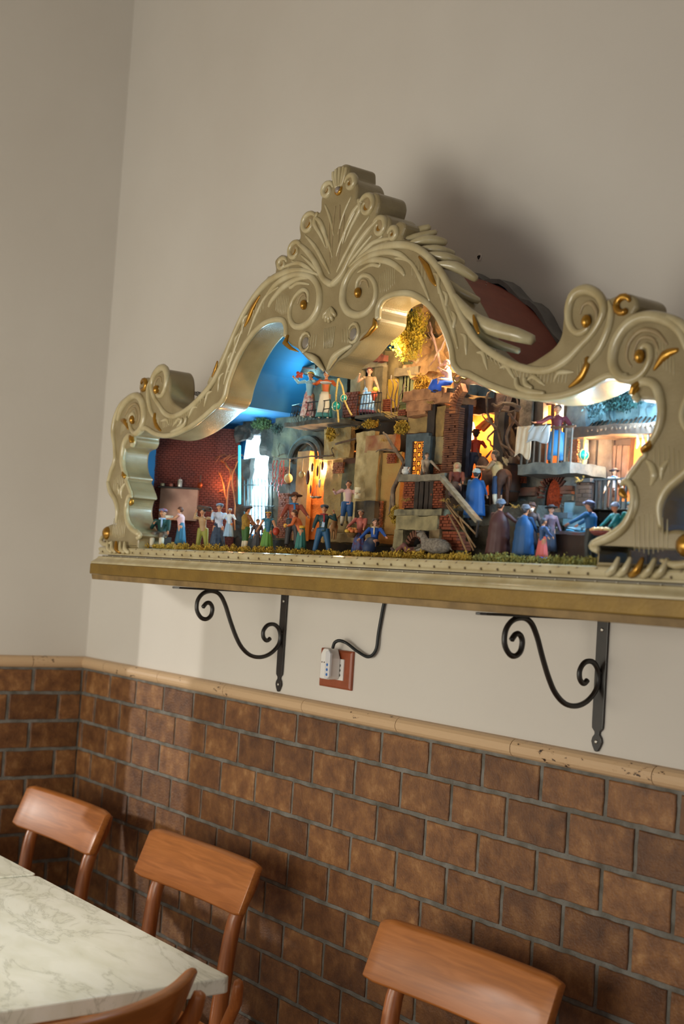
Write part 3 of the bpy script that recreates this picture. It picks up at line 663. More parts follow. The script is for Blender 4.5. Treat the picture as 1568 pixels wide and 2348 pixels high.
# ================================================================ chairs
def chair(loc, rz, label, width=.43, curv=.012, h=.830):
    """x = across, -y = towards the sitter's front"""
    t = thing('wooden_chair', loc, label, 'chair', 'orange beech café chairs', rz)
    hw = width/2
    # backrest: bent board, concave to the front, raked
    vs = []; fs = []; n = 18; thk = .017
    rake = .045
    prof = []                                   # (offset across thickness, height) rounded edges
    hh = .111
    for i in range(13):
        pass
    sec = [(-thk*.5, .006), (-thk*.5, hh-.006), (-thk*.2, hh-.001), (thk*.2, hh-.001), (thk*.5, hh-.006), (thk*.5, .006), (thk*.2, .001), (-thk*.2, .001)]
    N = len(sec)
    for i in range(n+1):
        u = -1+2*i/n; x = u*hw
        y = curv*.33-curv*u*u                 # ends come forward
        edge = max(0, abs(u)-.93)/.07
        for a, b in sec:
            z = b if edge <= 0 else hh/2+(b-hh/2)*(1-.10*edge**2)
            lean = -rake*(1-b/hh)
            vs.append((x, y+a*(1.35 if abs(u) < .8 else 1.2)+lean*.9, h-hh+z))
    for i in range(n):
        for k in range(N): fs.append((i*N+k, i*N+(k+1) % N, (i+1)*N+(k+1) % N, (i+1)*N+k))
    fs.append(tuple(range(N))); fs.append(tuple(n*N+k for k in reversed(range(N))))
    mb = MB(); mb.add(vs, fs); o = mb.build('backrest', M_wood, t, bevel=.002, smooth=False)
    for p_ in o.data.polygons: p_.use_smooth = True
    for s in (-1, 1):
        x = s*hw*.74
        mb = MB(); mb.tube(smooth_pts([(x*1.02, .026-curv*.2, h-.022), (x*1.01, .014-curv*.2, h-.06), (x*1.0, -.022-curv*.2, h-.13), (x*.985, -.042, h-.26), (x*.98, -.050, .42), (x*1.02, -.025, .22), (x*1.08, .03, .0)], 4), [.010, .0145, .0165, .018, .019, .017, .013], n=10)
        mb.build('rear_leg', M_woodv, t, smooth=True)
        mb = MB(); mb.tube([(x*1.0, -.42, .44), (x*1.06, -.43, .25), (x*1.1, -.445, 0)], [.017, .016, .012], n=10); mb.build('front_leg', M_woodv, t, smooth=True)
        mb = MB(); mb.tube([(x, -.03, .24), (x*1.05, -.43, .24)], .009, n=8); mb.build('stretcher', M_woodv, t, smooth=True)
    mb = MB(); n = 24; o_ = []
    for i in range(n):
        a = 2*PI*i/n; c, s2 = math.cos(a), math.sin(a)
        o_.append((hw*.93*abs(c)**.55*(1 if c > 0 else -1)*(1-.05*(s2 > 0)), -.235+.215*abs(s2)**.55*(1 if s2 > 0 else -1)))
    mb.prism(o_, .438, .458, 'z'); mb.build('seat', M_wood, t, bevel=.006)
    mb = MB()
    mb.box(-hw*.78, hw*.78, -.42, -.40, .40, .438); mb.build('seat_rail', M_wood, t)
    mb = MB(); mb.box(-hw*.78, hw*.78, -.06, -.045, .40, .438); mb.build('seat_rail', M_wood, t)
    return t
chair((1.860, -.150, 0), .045, 'orange wooden chair standing alone against the tiles, right of the tables')
c2 = chair((.982, -.150, 0), .045, 'orange wooden chair behind the nearer marble table, its back lit low on the left')
chair((.350, -.185, 0), .045, 'orange wooden chair in the corner, behind the farther marble table')
c4 = chair((1.872, -.83, 0), math.radians(-70), 'bright orange wooden chair at the end of the marble table, its curved back in front', curv=.062)
# a slim turned stub beside the right rear leg of the middle chair
mb = MB(); mb.tube([rel(c2, PZ(547, 2249, .70)), rel(c2, PZ(546, 2262, .69)), rel(c2, PZ(541, 2300, .655)), rel(c2, PZ(518, 2352, .60)), rel(c2, PZ(500, 2400, .55))], [.008, .0105, .0115, .012, .012], n=10)
mb.v = [(x*math.cos(.045)+y*math.sin(.045), -x*math.sin(.045)+y*math.cos(.045), z) for x, y, z in mb.v]
mb.build('side_post', M_woodv, c2, smooth=True)

# ================================================================ the nativity case
CY0, CY1 = -.208, -.004
case = thing('nativity_case', (XM, -.1, 1.467), 'arched display case behind the carved frame with red painted dome and blue sky lining', 'display case')
M_red = mat('#8a4838', .55, '#7e3f31', 30, bump=.08)
M_grey = mat('#7e7c7a', .85, '#6c6a69', 30, bump=.3)
M_sky = mat('#0f6c9c', .8, '#05426e', 5, hex3='#4a96b4', contrast=1.1)
cc, Rr = 1.594, .474
prof = []
for i in range(25):
    a = math.radians(28+124*i/24); prof.append((XM+Rr*math.cos(a), cc+Rr*math.sin(a)))
right = [(XM+.865, 1.4685), (XM+.865, 1.815), (XM+.44, 1.815)]
left = [(XM-.44, 1.815), (XM-.865, 1.815), (XM-.865, 1.4685)]
shellp = right+prof+left
def shell(pts, th, y0, y1, name, mt, inner_side=True):
    mb = MB(); n = len(pts); c = Vector((XM, 1.55)); q = []
    for i, p_ in enumerate(pts):
        a = Vector(pts[max(i-1, 0)]); b = Vector(pts[min(i+1, n-1)]); d = (b-a).normalized(); nr = Vector((d.y, -d.x))
        q.append((Vector(p_)-nr*th)[:])
    vs = [(x, y0, z) for x, z in pts]+[(x, y1, z) for x, z in pts]+[(x, y0, z) for x, z in q]+[(x, y1, z) for x, z in q]
    fs = []
    for i in range(n-1):
        fs += [(i, i+1, n+i+1, n+i), (2*n+i, 3*n+i, 3*n+i+1, 2*n+i+1), (i, 2*n+i, 2*n+i+1, i+1), (n+i, n+i+1, 3*n+i+1, 3*n+i)]
    fs += [(0, n, 3*n, 2*n), (n-1, 3*n-1, 4*n-1, 2*n-1)]
    mb.add(vs, fs); return local(mb, case).build(name, mt, case)
shell(shellp, .004, CY0-.001, -.0300, 'dome_shell', M_red)
# crumpled grey paper flange against the wall
fl = [(XM+(Rr+.004+random.uniform(0, .006)+.006*math.sin(i*1.3))*math.cos(math.radians(20+140*i/50)), cc+(Rr+.004+random.uniform(0, .006)+.006*math.sin(i*1.3))*math.sin(math.radians(20+140*i/50))) for i in range(51)]
shell(fl, .009, -.036, -.001, 'paper_flange', M_grey)
inn = [((x-XM)*.985+XM, (z-1.467)*.985+1.467) for x, z in shellp]
shell(inn, .001, CY0+.006, -.012, 'sky_lining', M_sky)
mb = MB(); mb.add([(x, -.010, z) for x, z in shellp]+[(x, -.006, z) for x, z in shellp], [tuple(range(len(shellp))), tuple(range(2*len(shellp)-1, len(shellp)-1, -1))]+[(i, (i+1) % len(shellp), (i+1) % len(shellp)+len(shellp), i+len(shellp)) for i in range(len(shellp))])
local(mb, case).build('sky_backdrop', M_sky, case)
mb = MB(); mb.box(.645, 2.365, -.268, -.012, 1.4675, 1.4795); local(mb, case).build('floor_board', mat('#5a4630', .8), case)
rnd = random.Random(4)
mb = MB()
for i in range(26):
    a = math.radians(rnd.uniform(30, 80)); y = rnd.uniform(-.2, -.05); s_ = rnd.uniform(.0008, .0022)
    mb.ball((XM+(Rr+.001)*math.cos(a), y, cc+(Rr+.001)*math.sin(a)), s_, (1, 1, .5), n=5, m_=4)
o = local(mb, case).build('paint_specks', mat('#b9a294', .8), case); o['kind'] = 'stuff'
# hanging chain behind the left scroll
p0, p1 = P(437, 901, -.10), P(470, 905, -.04)
t = thing('hanging_chain', tuple(p0), 'short dark chain running from the left scroll of the frame to the wall', 'chain')
for i in range(7):
    c = p0.lerp(p1, i/6); mb = MB(); d = (p1-p0).normalized(); u = Vector((0, 0, 1)) if i % 2 else Vector((.6, -.8, 0)).cross(d).normalized()
    u = (u-d*u.dot(d)).normalized()
    mb.tube([c-t.location+d*.009*math.cos(a)+u*.005*math.sin(a) for a in [k*PI/6 for k in range(13)]], .0012, n=5, caps=False)
    mb.build('chain_link', M_iron, t, smooth=True)

# ---------------------------------------------------------------- village materials
M_plaster = mat('#6f5a38', .9, '#b0935a', 34, bump=1.0, bscale=260, hex3='#dccb9c', contrast=.7)
M_plasterd = mat('#5f5440', .9, '#2f2a26', 26, bump=.5, bscale=350)
M_plasterg = mat('#8f8d7c', .9, '#4e5656', 30, bump=.6, bscale=300, hex3='#b8b9a8')
M_brick = mat('#8c4526', .85, '#6a3018', 60, bump=.4, bscale=400)
M_brickd = mat('#4a2216', .9, '#2c1712', 50, bump=.4, bscale=400)
M_rock = mat('#c99a5e', .9, '#8a6238', 22, bump=.6, bscale=260, hex3='#e3c896')
M_rockd = mat('#4a4540', .95, '#26221f', 20, bump=.6, bscale=260)
M_slate = mat('#5a5850', .8, '#34342f', 40, bump=.5)
M_earth = mat('#7c623c', .95, '#4f3d26', 30, bump=.6, bscale=200)
M_bark = mat('#6e5138', .85, '#3a281c', 70, bump=.6, bscale=400, hex3='#a3846a')
M_darkwood = mat('#33261d', .7, '#1f1712', 60, bump=.3)
M_oldwood = mat('#8f8672', .8, '#6a6252', 80, bump=.4)
M_moss = mat('#c9a53a', .9, '#94792a', 120, hex3='#efd05a')
M_mossb = mat('#b8961e', .9, '#7a7018', 60, hex3='#f0cc40')
M_mossg = mat('#4f5526', .9, '#2c331c', 90, hex3='#8c8436')
M_mosst = mat('#31564f', .9, '#1c3333', 70, hex3='#8aa08c')
M_orange = mat('#d2762c', .85, '#b55e20', 30, bump=.5, bscale=300)
def leafy(name, c, rad, n, size, mt, label=None, cat='bush', group=None, parent=None, seed=1, stems=0, kind=None):
    """a clump of small crossing sprigs filling an ellipsoid"""
    rn = random.Random(seed); mb = MB(); c = Vector(c)
    n = int(n*1.9); size *= .66
    for i in range(n):
        while True:
            q = Vector((rn.uniform(-1, 1), rn.uniform(-1, 1), rn.uniform(-1, 1)))
            if q.length < 1: break
        q = q*(.55+.45*rn.random()) if q.length > .3 else q*2
        k = 1+.35*noise.noise(q*2.2+Vector((seed, 0, 0)))
        p_ = Vector((q.x*rad[0], q.y*rad[1], q.z*rad[2]))*k
        s_ = size*rn.uniform(.6, 1.4)
        e = Euler((rn.uniform(0, 6), rn.uniform(0, 6), rn.uniform(0, 6))).to_matrix()
        a, b_, d = e @ Vector((s_, 0, 0)), e @ Vector((0, s_*.45, 0)), e @ Vector((0, 0, s_*.35))
        mb.add([p_-a, p_+b_, p_+a, p_-b_+d], [(0, 1, 3), (1, 2, 3)])
    o = mb.build(name, mt, parent, loc=c-(parent.location if parent else Vector()))
    if label: tag(o, label, cat, group)
    if kind: o['kind'] = kind
    return o
def twig(name, pts, rad, mt, parent=None, n=6, k=3, jit=.0015, seed=0):
    rn = random.Random(seed); q = smooth_pts([tuple(p) for p in pts], k)
    q = [Vector(p)+Vector((rn.uniform(-jit, jit), rn.uniform(-jit, jit), rn.uniform(-jit, jit))) for p in q]
    mb = MB(); off = parent.location if parent else Vector()
    mb.tube([p-off for p in q], rad, n=n); return mb.build(name, mt, parent, smooth=True)
def bpx(x0, x1, y0, y1, Y, d=0):
    """x and z extents of a block whose front face at Y covers these spots"""
    a = P(x0, y0, Y); b_ = P(x1, y1, Y); return a.x, b_.x, b_.z, a.z
DEEP = {'floor_slab', 'slate_tile', 'boulder', 'stone_step', 'roof_slab', 'top_slab', 'hood', 'rock', 'balcony_slab', 'hill_rock', 'awning_beam', 'top_board', 'counter_slab', 'side_stone'}
def block(parent, name, x0, x1, y0, y1, Y, Yb, mt, amp=.0012, cell=.012, rough=True, seed=0, bevel=None):
    X0, X1, Z0, Z1 = bpx(x0, x1, y0, y1, Y)
    if name not in DEEP: Yb = min(Yb, Y+.012)
    mb = MB()
    if rough: mb.rough(X0, X1, Y, Yb, Z0, Z1, amp=amp*1.35, cell=cell, seed=seed)
    else: mb.box(X0, X1, Y, Yb, Z0, Z1)
    if parent: local(mb, parent)
    return mb.build(name, mt, parent, bevel=bevel)
def bricks(parent, name, x0, x1, y0, y1, Y, mt=None, bw=.010, bh=.0045, d=.006, seed=0):
    """small masonry too fine to pick apart: real little bricks joined in one part"""
    X0, X1, Z0, Z1 = bpx(x0, x1, y0, y1, Y); rn = random.Random(seed); mb = MB(); z = Z0; r = 0
    while z < Z1-bh*.5:
        x = X0-(bw/2 if r % 2 else 0)
        while x < X1:
            a = max(x, X0)+.0005; b_ = min(x+bw, X1)-.0005
            if b_-a > .001: mb.box(a, b_, Y-rn.uniform(0, .0018), Y+d, z+.0005, z+bh-.0004)
            x += bw*rn.uniform(.9, 1.1)
        z += bh; r += 1
    if parent: local(mb, parent)
    o = mb.build(name, mt or M_brick, parent); o['kind'] = 'stuff'; return o
def root(name, x, y, Y, label, cat, group=None): return thing(name, tuple(P(x, y, Y)), label, cat, group)
GZ = 1.4875
mb = MB(); mb.rough(.66, 2.36, -.262, -.014, 1.4798, GZ, amp=.0015, cell=.02)
tag(mb.build('earth_ground', M_earth), 'brown earthy ground strewn over the floor of the nativity case', 'ground', kind='structure')
# moss strip along the front edge, in clumps
rn = random.Random(3)
ms = [(335+i*17.5, 1255+i*.55) for i in range(60)]
for i, (x, y) in enumerate(ms):
    if 1370 < x: break
    big = 1.5 if (x > 880 or x < 640) else 1
    c = P(x, y+9 if x < 800 else y+5, -.255)
    o = leafy('moss_clump', (c.x, -.252+rn.uniform(-.004, .006), GZ+.004), (.014*rn.uniform(.7, 1.1), .011, .0075*big*rn.uniform(.7, 1.35)), 130, .0036, M_moss if x < 1080 else mat('#a39a50', .9, '#6a6834', 120, hex3='#c9c080'), seed=i)
    o['kind'] = 'stuff'; tag(o, 'dry yellow-green moss in a ragged strip along the front edge of the scene', 'moss', 'moss along the front edge')

X0, X1, Z0, Z1 = bpx(640, 1310, 800, 1290, -.02)
t = thing('rock_backing', (1.5, -.02, GZ), 'dark brown rock face closing the case behind the little houses', 'rock')
mb = MB(); mb.rough(1.02, 2.10, -.030, -.013, GZ, 1.775, amp=.003, cell=.02); mb.rough(1.33, 1.95, -.030, -.013, 1.77, 1.86, amp=.004, cell=.02); mb.rough(.80, 2.365, -.022, -.012, GZ, 1.535, amp=.002, cell=.02)
local(mb, t).build('rock_face', mat('#3a3026', .95, '#221c18', 18, bump=.6), t)
# ---------------------------------------------------------------- kitchen corner (left)
t = root('brick_backdrop', 440, 1260, -.09, 'dark red brick kitchen backdrop standing across the left corner of the case', 'backdrop')
A0, A1 = Vector((.640, -.185)), Vector((.812, -.030))
def dg(u): return A0.lerp(A1, u)
mb = MB(); rn = random.Random(5); nr = Vector((A1-A0)).normalized(); z = GZ; r = 0; Ld = (A1-A0).length
ang = math.atan2(nr.y, nr.x); Mx = Matrix.Translation((A0.x, A0.y, 0)) @ Matrix.Rotation(ang, 4, 'Z')
while z < 1.79:
    x = -(.006 if r % 2 else 0)
    while x < Ld:
        mb.box(max(x, 0)+.0005, min(x+.012, Ld)-.0005, -rn.uniform(.0, .0012), .006, z+.0005, z+.0052, Mx); x += .012
    z += .0057; r += 1
local(mb, t).build('brickwork', mat('#6b2413', .85, '#3d150e', 8, bump=.4, hex3='#8c3318'), t); t.children[-1]['kind'] = 'stuff'
mb = MB(); mb.box(0, Ld, .005, .009, GZ, 1.79, Mx); local(mb, t).build('board', M_brickd, t)
def onplane(x, y, off=.0):
    """spot on the diagonal backdrop"""
    d = ray(x, y); n = Vector((nr.y, -nr.x, 0)); p0 = Vector((A0.x, A0.y, 0))+n*off
    k = (p0-CC).dot(n)/d.dot(n); return CC+d*k
t = thing('copper_stove', tuple(onplane(408, 1200)), 'shiny copper-sided kitchen stove glowing against the dark brick backdrop', 'stove')
a, c = onplane(368, 1118, .012), onplane(449, 1195, .012)
mb = MB(); L_ = (c-a).xy.length; Mx2 = Matrix.Translation((a.x, a.y, 0)) @ Matrix.Rotation(ang, 4, 'Z')
mb.box(0, L_, 0, .0112, c.z, a.z, Mx2); local(mb, t).build('metal_sheet', mat('#8a6a5a', .38, '#6a4a3e', 20, metal=.5), t, bevel=.0008)
for i in range(5):
    b_ = onplane(395+i*9, 1098, .006)
    mb = MB(); mb.tube(smooth_pts([b_+Vector((0, 0, -.004)), b_+Vector((.004, -.004, .003)), b_+Vector((.008, -.004, -.004))], 3), .002, n=6); local(mb, t).build('roof_tile', mat('#7c2a1a', .7), t, smooth=True) if False else None
mb = MB(); mb.box(-.004, L_+.004, -.006, .012, a.z, a.z+.003, Mx2); local(mb, t).build('shelf_board', M_darkwood, t)
def pot(x, y, r_, h_, mt, label, name='metal_pot', cat='pot', off=.012, lid=True, grp=None):
    q = onplane(x, y, off); tt = thing(name, tuple(q), label, cat, grp)
    mb = MB(); mb.lathe([(r_*.9, 0), (r_, h_*.1), (r_, h_), (r_*1.05, h_*1.02)], n=12); mb.build('pot_body', mt, tt, smooth=True)
    if lid: mb = MB(); mb.lathe([(r_*1.05, h_*1.02), (r_*.6, h_*1.15), (r_*.12, h_*1.2), (r_*.12, h_*1.4)], n=12); mb.build('lid', mt, tt, smooth=True)
    return tt
M_tin = mat('#b9b4ac', .28, metal=.8)
pot(412, 1117, .0062, .017, M_tin, 'bright tin coffee pot on top of the copper stove')
pot(392, 1115, .0050, .006, mat('#8a4a3a', .6), 'small reddish bowl beside the tin coffee pot on the stove', 'small_bowl', 'bowl', lid=False)
pot(372, 1114, .0052, .006, mat('#8a7a5e', .6), 'small tan bowl at the left end of the stove top', 'small_bowl', 'bowl', lid=False)
q = onplane(458, 1113, .014); tt = thing('copper_pan', tuple(q), 'round copper pan hanging on the brick backdrop by a long handle', 'pan')
mb = MB(); mb.ball((0, 0, 0), .010, (1, .4, .8)); mb.build('pan_bowl', mat('#a8461e', .3, metal=.6), tt, smooth=True); mb = MB(); mb.tube([(0, 0, .006), (-.003, .003, .026)], .0012, n=6); mb.build('handle', M_darkwood, tt)
for i, (pts, r_) in enumerate(([[(522, 1225), (519, 1150), (528, 1090), (515, 1062), (500, 1052)], .0022], [[(519, 1150), (508, 1095), (492, 1070), (478, 1064)], .0015], [[(528, 1100), (540, 1070), (548, 1050)], .0015], [[(500, 1052), (488, 1058), (470, 1082)], .001], [[(540, 1215), (536, 1130), (530, 1075)], .0017], [[(505, 1085), (488, 1110), (492, 1130), (512, 1122)], .001])):
    if i == 0:
        tt = root('wooden_rack', 522, 1225, -.055, 'bent twig rack glowing orange between the stove and the bright window', 'rack')
    twig('rack_stick', [P(x, y, -.06) for x, y in pts], r_, mat('#a85a24', .7, '#7a3c18', 60), tt, seed=i)
for i in range(9): twig('thatch_straw', [P(478+i*8, 1062-i*1.2, -.07), P(492+i*8, 1050-(i % 3)*3, -.07), P(512+i*6, 1046-(i % 2)*4, -.075)], .0009, mat('#6e4028', .8), tt, k=2, seed=i+20)

# bright white-blue window with an iron gate, and the tube lamp that lights it
t = root('lit_window', 590, 1230, -.03, 'glaring white-blue lit window opening in the rocks with an iron gate before it', 'window')
X0, X1, Z0, Z1 = bpx(560, 624, 1000, 1225, -.028)
mb = MB(); mb.prism([(X0, Z0), (X1, Z0), (X1, Z0+.12), (X1-.006, Z0+.15), (X1+.004, Z1-.03), (X1-.012, Z1-.006), (X0+.03, Z1), (X0+.012, Z1-.01), (X0+.004, Z0+.17), (X0+.002, Z0+.1)], -.028, -.024)
local(mb, t).build('glowing_pane', mat('#dff6ff', .6, emit='#bfeaff', es=5.5), t)
for i, (x0, x1, y0, y1) in enumerate(((546, 562, 1050, 1230), (618, 634, 1040, 1230), (540, 575, 975, 1010), (600, 650, 975, 1040), (560, 610, 965, 992))):
    block(t, 'dark_rock', x0, x1, y0, y1, -.05, -.02, M_rockd, amp=.004, cell=.006, seed=i)
for i in range(9):
    x = 560+i*8
    mb = MB(); mb.tube([P(x, 1235, -.058), P(x, 1098+abs(i-4)*2, -.058), P(x, 1092+abs(i-4)*2, -.058)], [.0015, .0015, .0004], n=6); local(mb, t).build('gate_bar', mat('#1e3436', .6), t)
for y in (1112, 1160, 1205):
    mb = MB(); mb.tube([P(556, y, -.058), P(628, y+1, -.058)], .0014, n=6); local(mb, t).build('gate_rail', mat('#1e3436', .6), t)
mb = MB(); mb.tube([P(549, 1155, -.075), P(549, 1022, -.075)], .0032, n=10)
tag(mb.build('tube_lamp', mat('#4fc3e8', .3, emit='#35b4e6', es=.9), smooth=True), 'slim upright pale blue tube standing left of the glaring window', 'lamp')
lamp('blue_window_light', 'POINT', tuple(P(592, 1120, -.065)), 1.6, (.55, .85, 1), size=.02)

# ---------------------------------------------------------------- house with the big dark arch (left of centre)
t = root('arched_house', 710, 1240, -.05, 'dark house front with a black round arch over a glowing orange doorway', 'house')
block(t, 'wall', 628, 694, 1015, 1240, -.052, -.015, M_plasterd, .002, .009, seed=1)
block(t, 'wall', 752, 792, 1000, 1245, -.052, -.015, M_plaster, .002, .009, seed=2)
block(t, 'lintel_wall', 630, 800, 955, 1032, -.054, -.015, M_plasterd, .003, .009, seed=3)
c = P(700, 1055, -.06)
mb = MB(); mb.tube([(c.x+.062*math.cos(a), -.06, c.z+.050*math.sin(a)) for a in [i*PI/12 for i in range(0, 13)]], .006, n=6, fl=1.2); local(mb, t).build('arch_ring', M_slate, t)
mb = MB(); mb.tube([(c.x+.048*math.cos(a), -.064, c.z+.040*math.sin(a)) for a in [i*PI/12 for i in range(0, 13)]], .003, n=6, fl=1.2); local(mb, t).build('arch_ring', M_rockd, t)
X0, X1, Z0, Z1 = bpx(694, 752, 1032, 1238, -.041)
mb = MB(); mb.rough(X0, X1, -.041, -.034, Z0, Z1, amp=.001, cell=.01); local(mb, t).build('inner_plaster', M_orange, t)
block(t, 'door_jamb', 683, 697, 1035, 1240, -.062, -.03, mat('#b5793c', .8, '#8a5626', 40), .0008, seed=4)
bricks(t, 'brick_patch', 640, 684, 1130, 1235, -.0545)
block(t, 'door_leaf', 668, 684, 1065, 1200, -.060, -.05, M_darkwood, .0004)
lamp('doorway_bulb_light', 'POINT', tuple(P(735, 1075, -.048)), 1.2, (1, .60, .25), size=.006)
tt = root('lamp_bulb', 747, 1028, -.07, 'small round bulb shining at the top of the orange doorway', 'bulb')
mb = MB(); mb.ball((0, 0, 0), .0035); mb.build('glass', mat('#ffffff', .3, emit='#fff0d0', es=8), tt, smooth=True); mb = MB(); mb.lathe([(.002, .003), (.0022, .010)], n=8); mb.build('bulb_socket', M_iron, tt)
twig_t = root('hanging_rail', 700, 1052, -.10, 'crooked wooden rail with goods hanging from it before the orange doorway', 'rail')
twig('pole', [P(632, 1052, -.10), P(680, 1050, -.10), P(730, 1046, -.10), P(765, 1043, -.10)], .0018, M_bark, twig_t, seed=1)
for x in (640, 764): twig('hook', [P(x, 1046, -.10), P(x-2, 1030, -.08), P(x+2, 1015, -.06)], .0010, M_bark, twig_t, seed=x)
def hang(name, x, y0, y1, r_, sc, mt, label, cat, grp=None, string=True, Y=-.102, top=None):
    q = P(x, y1, Y); tt = thing(name, tuple(q), label, cat, grp)
    mb = MB(); mb.ball((0, 0, 0), r_, sc, n=12, m_=9); mb.build('fruit' if cat == 'gourd' else 'body', mt, tt, smooth=True)
    if string: mb = MB(); mb.tube([(0, 0, r_*sc[2]*.8), (0, 0, P(x, y0, Y).z-q.z)], .0006 if not top else top, n=5); mb.build('string', M_oldwood, tt)
    return tt
M_gourd = mat('#cdb482', .55, '#b39660', 60)
hang('hanging_gourd', 661, 1052, 1097, .0095, (1, 1, 1.15), M_gourd, 'plump cream gourd hanging at the left end of the crooked rail', 'gourd', top=.0016)
hang('hanging_gourd', 692, 1052, 1088, .0070, (1, 1, 1.05), M_gourd, 'smaller cream gourd hanging beside the orange doorway', 'gourd', top=.0012)
for i, (x, y0, y1, r_, l_) in enumerate(((706, 1052, 1095, .004, .016), (716, 1050, 1072, .003, .010), (728, 1050, 1080, .0025, .012), (739, 1048, 1068, .003, .010), (712, 1090, 1122, .002, .010))):
    hang('cured_sausage', x, y0, y1, r_, (1, 1, l_/r_), mat('#4a1d18', .45), ('long dark sausage hanging lowest at the left of the orange doorway', 'short dark sausage, second from the left in the orange doorway', 'thin dark sausage in the middle of the orange doorway', 'rightmost short sausage in the orange doorway', 'thin sausage dangling below the long one in the orange doorway')[i], 'sausage', 'sausages in the doorway')
for i in range(4):
    tt = root('red_pepper_string', 627+i*8, 1052, -.104, ('leftmost', 'second from left', 'third from left', 'rightmost')[i]+' string of dark red peppers on the crooked rail', 'pepper string', 'strings of red peppers'); rn = random.Random(i)
    for j in range(9+i % 3*2):
        q = Vector((rn.uniform(-.0016, .0016), rn.uniform(-.002, .002), -.004-j*.0063)); mb = MB(); mb.tube([q, q+Vector((rn.uniform(-.002, .002), -.001, -.007))], [.0016, .0004], n=5); mb.build('pepper', mat('#8a1c1c', .4), tt)
q = P(731, 1108, -.105); tt = thing('hanging_pan', tuple(q), 'shallow pale tin pan hanging in the orange doorway', 'pan')
mb = MB(); mb.lathe([(.003, .001), (.009, .0), (.0095, -.0025), (.0105, -.003)], n=16, M=Matrix.Rotation(PI/2, 4, 'X') @ Matrix.Rotation(-.5, 4, 'Y')); mb.build('pan', mat('#b5aa94', .4, metal=.3), tt, smooth=True)
mb = MB(); mb.tube([(0, 0, .010), (0, 0, .045)], .0012, n=6); mb.build('handle', M_oldwood, tt)
q = P(724, 1143, -.105); tt = thing('weighing_scale', tuple(q), 'tin tray scale hanging low in the doorway on thin cords', 'scale')
for s_ in (-1, 1):
    mb = MB(); mb.lathe([(.002, 0), (.0065, .002), (.0075, .0045)], (s_*.0085, 0, 0), n=12); mb.build('pan', M_tin, tt, smooth=True)
    for k in (-1, 1): mb = MB(); mb.tube([(s_*.0085+k*.006, 0, .004), (0, 0, .030)], .0004, n=4); mb.build('cord', M_oldwood, tt)

# ---------------------------------------------------------------- upper terrace with balcony (left of centre)
t = root('balcony_terrace', 710, 965, -.13, 'stone terrace with an iron railing on which two women stand, left of the pendant', 'terrace')
X0, X1, Z0, Z1 = bpx(652, 770, 955, 968, -.142)
mb = MB(); mb.rough(X0, X1, -.142, -.02, Z0, Z0+.009, amp=.0015, cell=.008); local(mb, t).build('floor_slab', M_slate, t)
block(t, 'back_wall', 690, 790, 858, 962, -.045, -.015, M_plasterd, .002, .01, seed=7)
zt = Z0+.009
def railing(parent, pts, zb, h_, n_, mt=M_iron, r_=.0008, belly=.004):
    for i in range(n_+1):
        q = Vector(rad_pt(pts, i/n_)); o_ = Vector((0, -belly, 0))
        mb = MB(); mb.tube([q+Vector((0, 0, zb)), q+o_+Vector((0, 0, zb+h_*.3)), q+Vector((0, 0, zb+h_*.7)), q+Vector((0, 0, zb+h_))], r_, n=5); local(mb, parent).build('baluster', mt, parent)
    for zz in (zb+h_, zb+h_*.55):
        mb = MB(); mb.tube([Vector(p_)+Vector((0, 0, zz)) for p_ in pts], r_*1.3, n=5); local(mb, parent).build('handrail', mt, parent)
def rad_pt(pts, t_):
    x = t_*(len(pts)-1); i = min(int(x), len(pts)-2); a, b_ = Vector(pts[i]), Vector(pts[i+1]); return a.lerp(b_, x-i)
railing(t, [(X0+.004, -.030, 0), (X0+.003, -.085, 0), (X0+.010, -.130, 0), (X0+.05, -.138, 0), (X1-.03, -.138, 0)], zt, .040, 22)
for i in range(5):
    x = 672+i*24; block(t, 'slate_tile', x, x+26, 846-i % 2*5, 856-i % 2*5, -.10, -.03, M_rockd, .002, .01, seed=i)
twig('roof_branch', [P(655, 832, -.10), P(690, 842, -.10), P(740, 850, -.10)], .002, mat('#4a2418', .8), t)
twig('roof_branch', [P(663, 838, -.08), P(700, 835, -.08), P(730, 845, -.08)], .0012, mat('#4a2418', .8), t, seed=3)
for i, pts in enumerate(([(655, 940), (640, 905), (632, 885), (640, 868)], [(655, 945), (635, 925), (615, 938), (600, 932)], [(640, 905), (655, 880), (665, 873)], [(632, 885), (622, 878)])):
    if i == 0: tt = root('bare_tree', 655, 945, -.06, 'thin bare dark tree against the painted blue sky, left of the terrace', 'tree')
    twig('branch', [P(x, y, -.06) for x, y in pts], [.0018, .0008], mat('#2c1a14', .8), tt, seed=i)
leafy('ivy_bush', P(600, 972, -.07), (.034, .022, .018), 900, .0035, M_mossg, 'olive green bush growing over the top of the glaring white window', seed=11)
leafy('ivy_bush', P(640, 985, -.05), (.028, .02, .016), 350, .0035, mat('#2f3626', .9, '#1a211c', 90), 'dark green bush in shadow under the left end of the terrace', seed=12)
leafy('straw_bush', P(758, 995, -.10), (.015, .012, .017), 380, .0042, M_moss, 'yellow straw bush hanging on the dark arch below the terrace', seed=13)
leafy('straw_bush', P(850, 972, -.115), (.026, .014, .010), 520, .0042, M_moss, 'long yellow straw bush below the door woman, left of the grapevine trunk', seed=14)
leafy('straw_bush', P(920, 980, -.13), (.022, .014, .016), 480, .0042, M_moss, 'yellow straw bush beside the lattice window, above the crooked trunk', seed=15)
leafy('straw_bush', P(905, 1180, -.19), (.010, .012, .022), 300, .0038, M_moss, 'yellow straw bush climbing the left side of the stone oven', seed=16)
leafy('straw_bush', P(1230, 925, -.06), (.012, .012, .020), 200, .0040, M_moss, 'thin yellow straw bush left of the lit balcony window', seed=17)

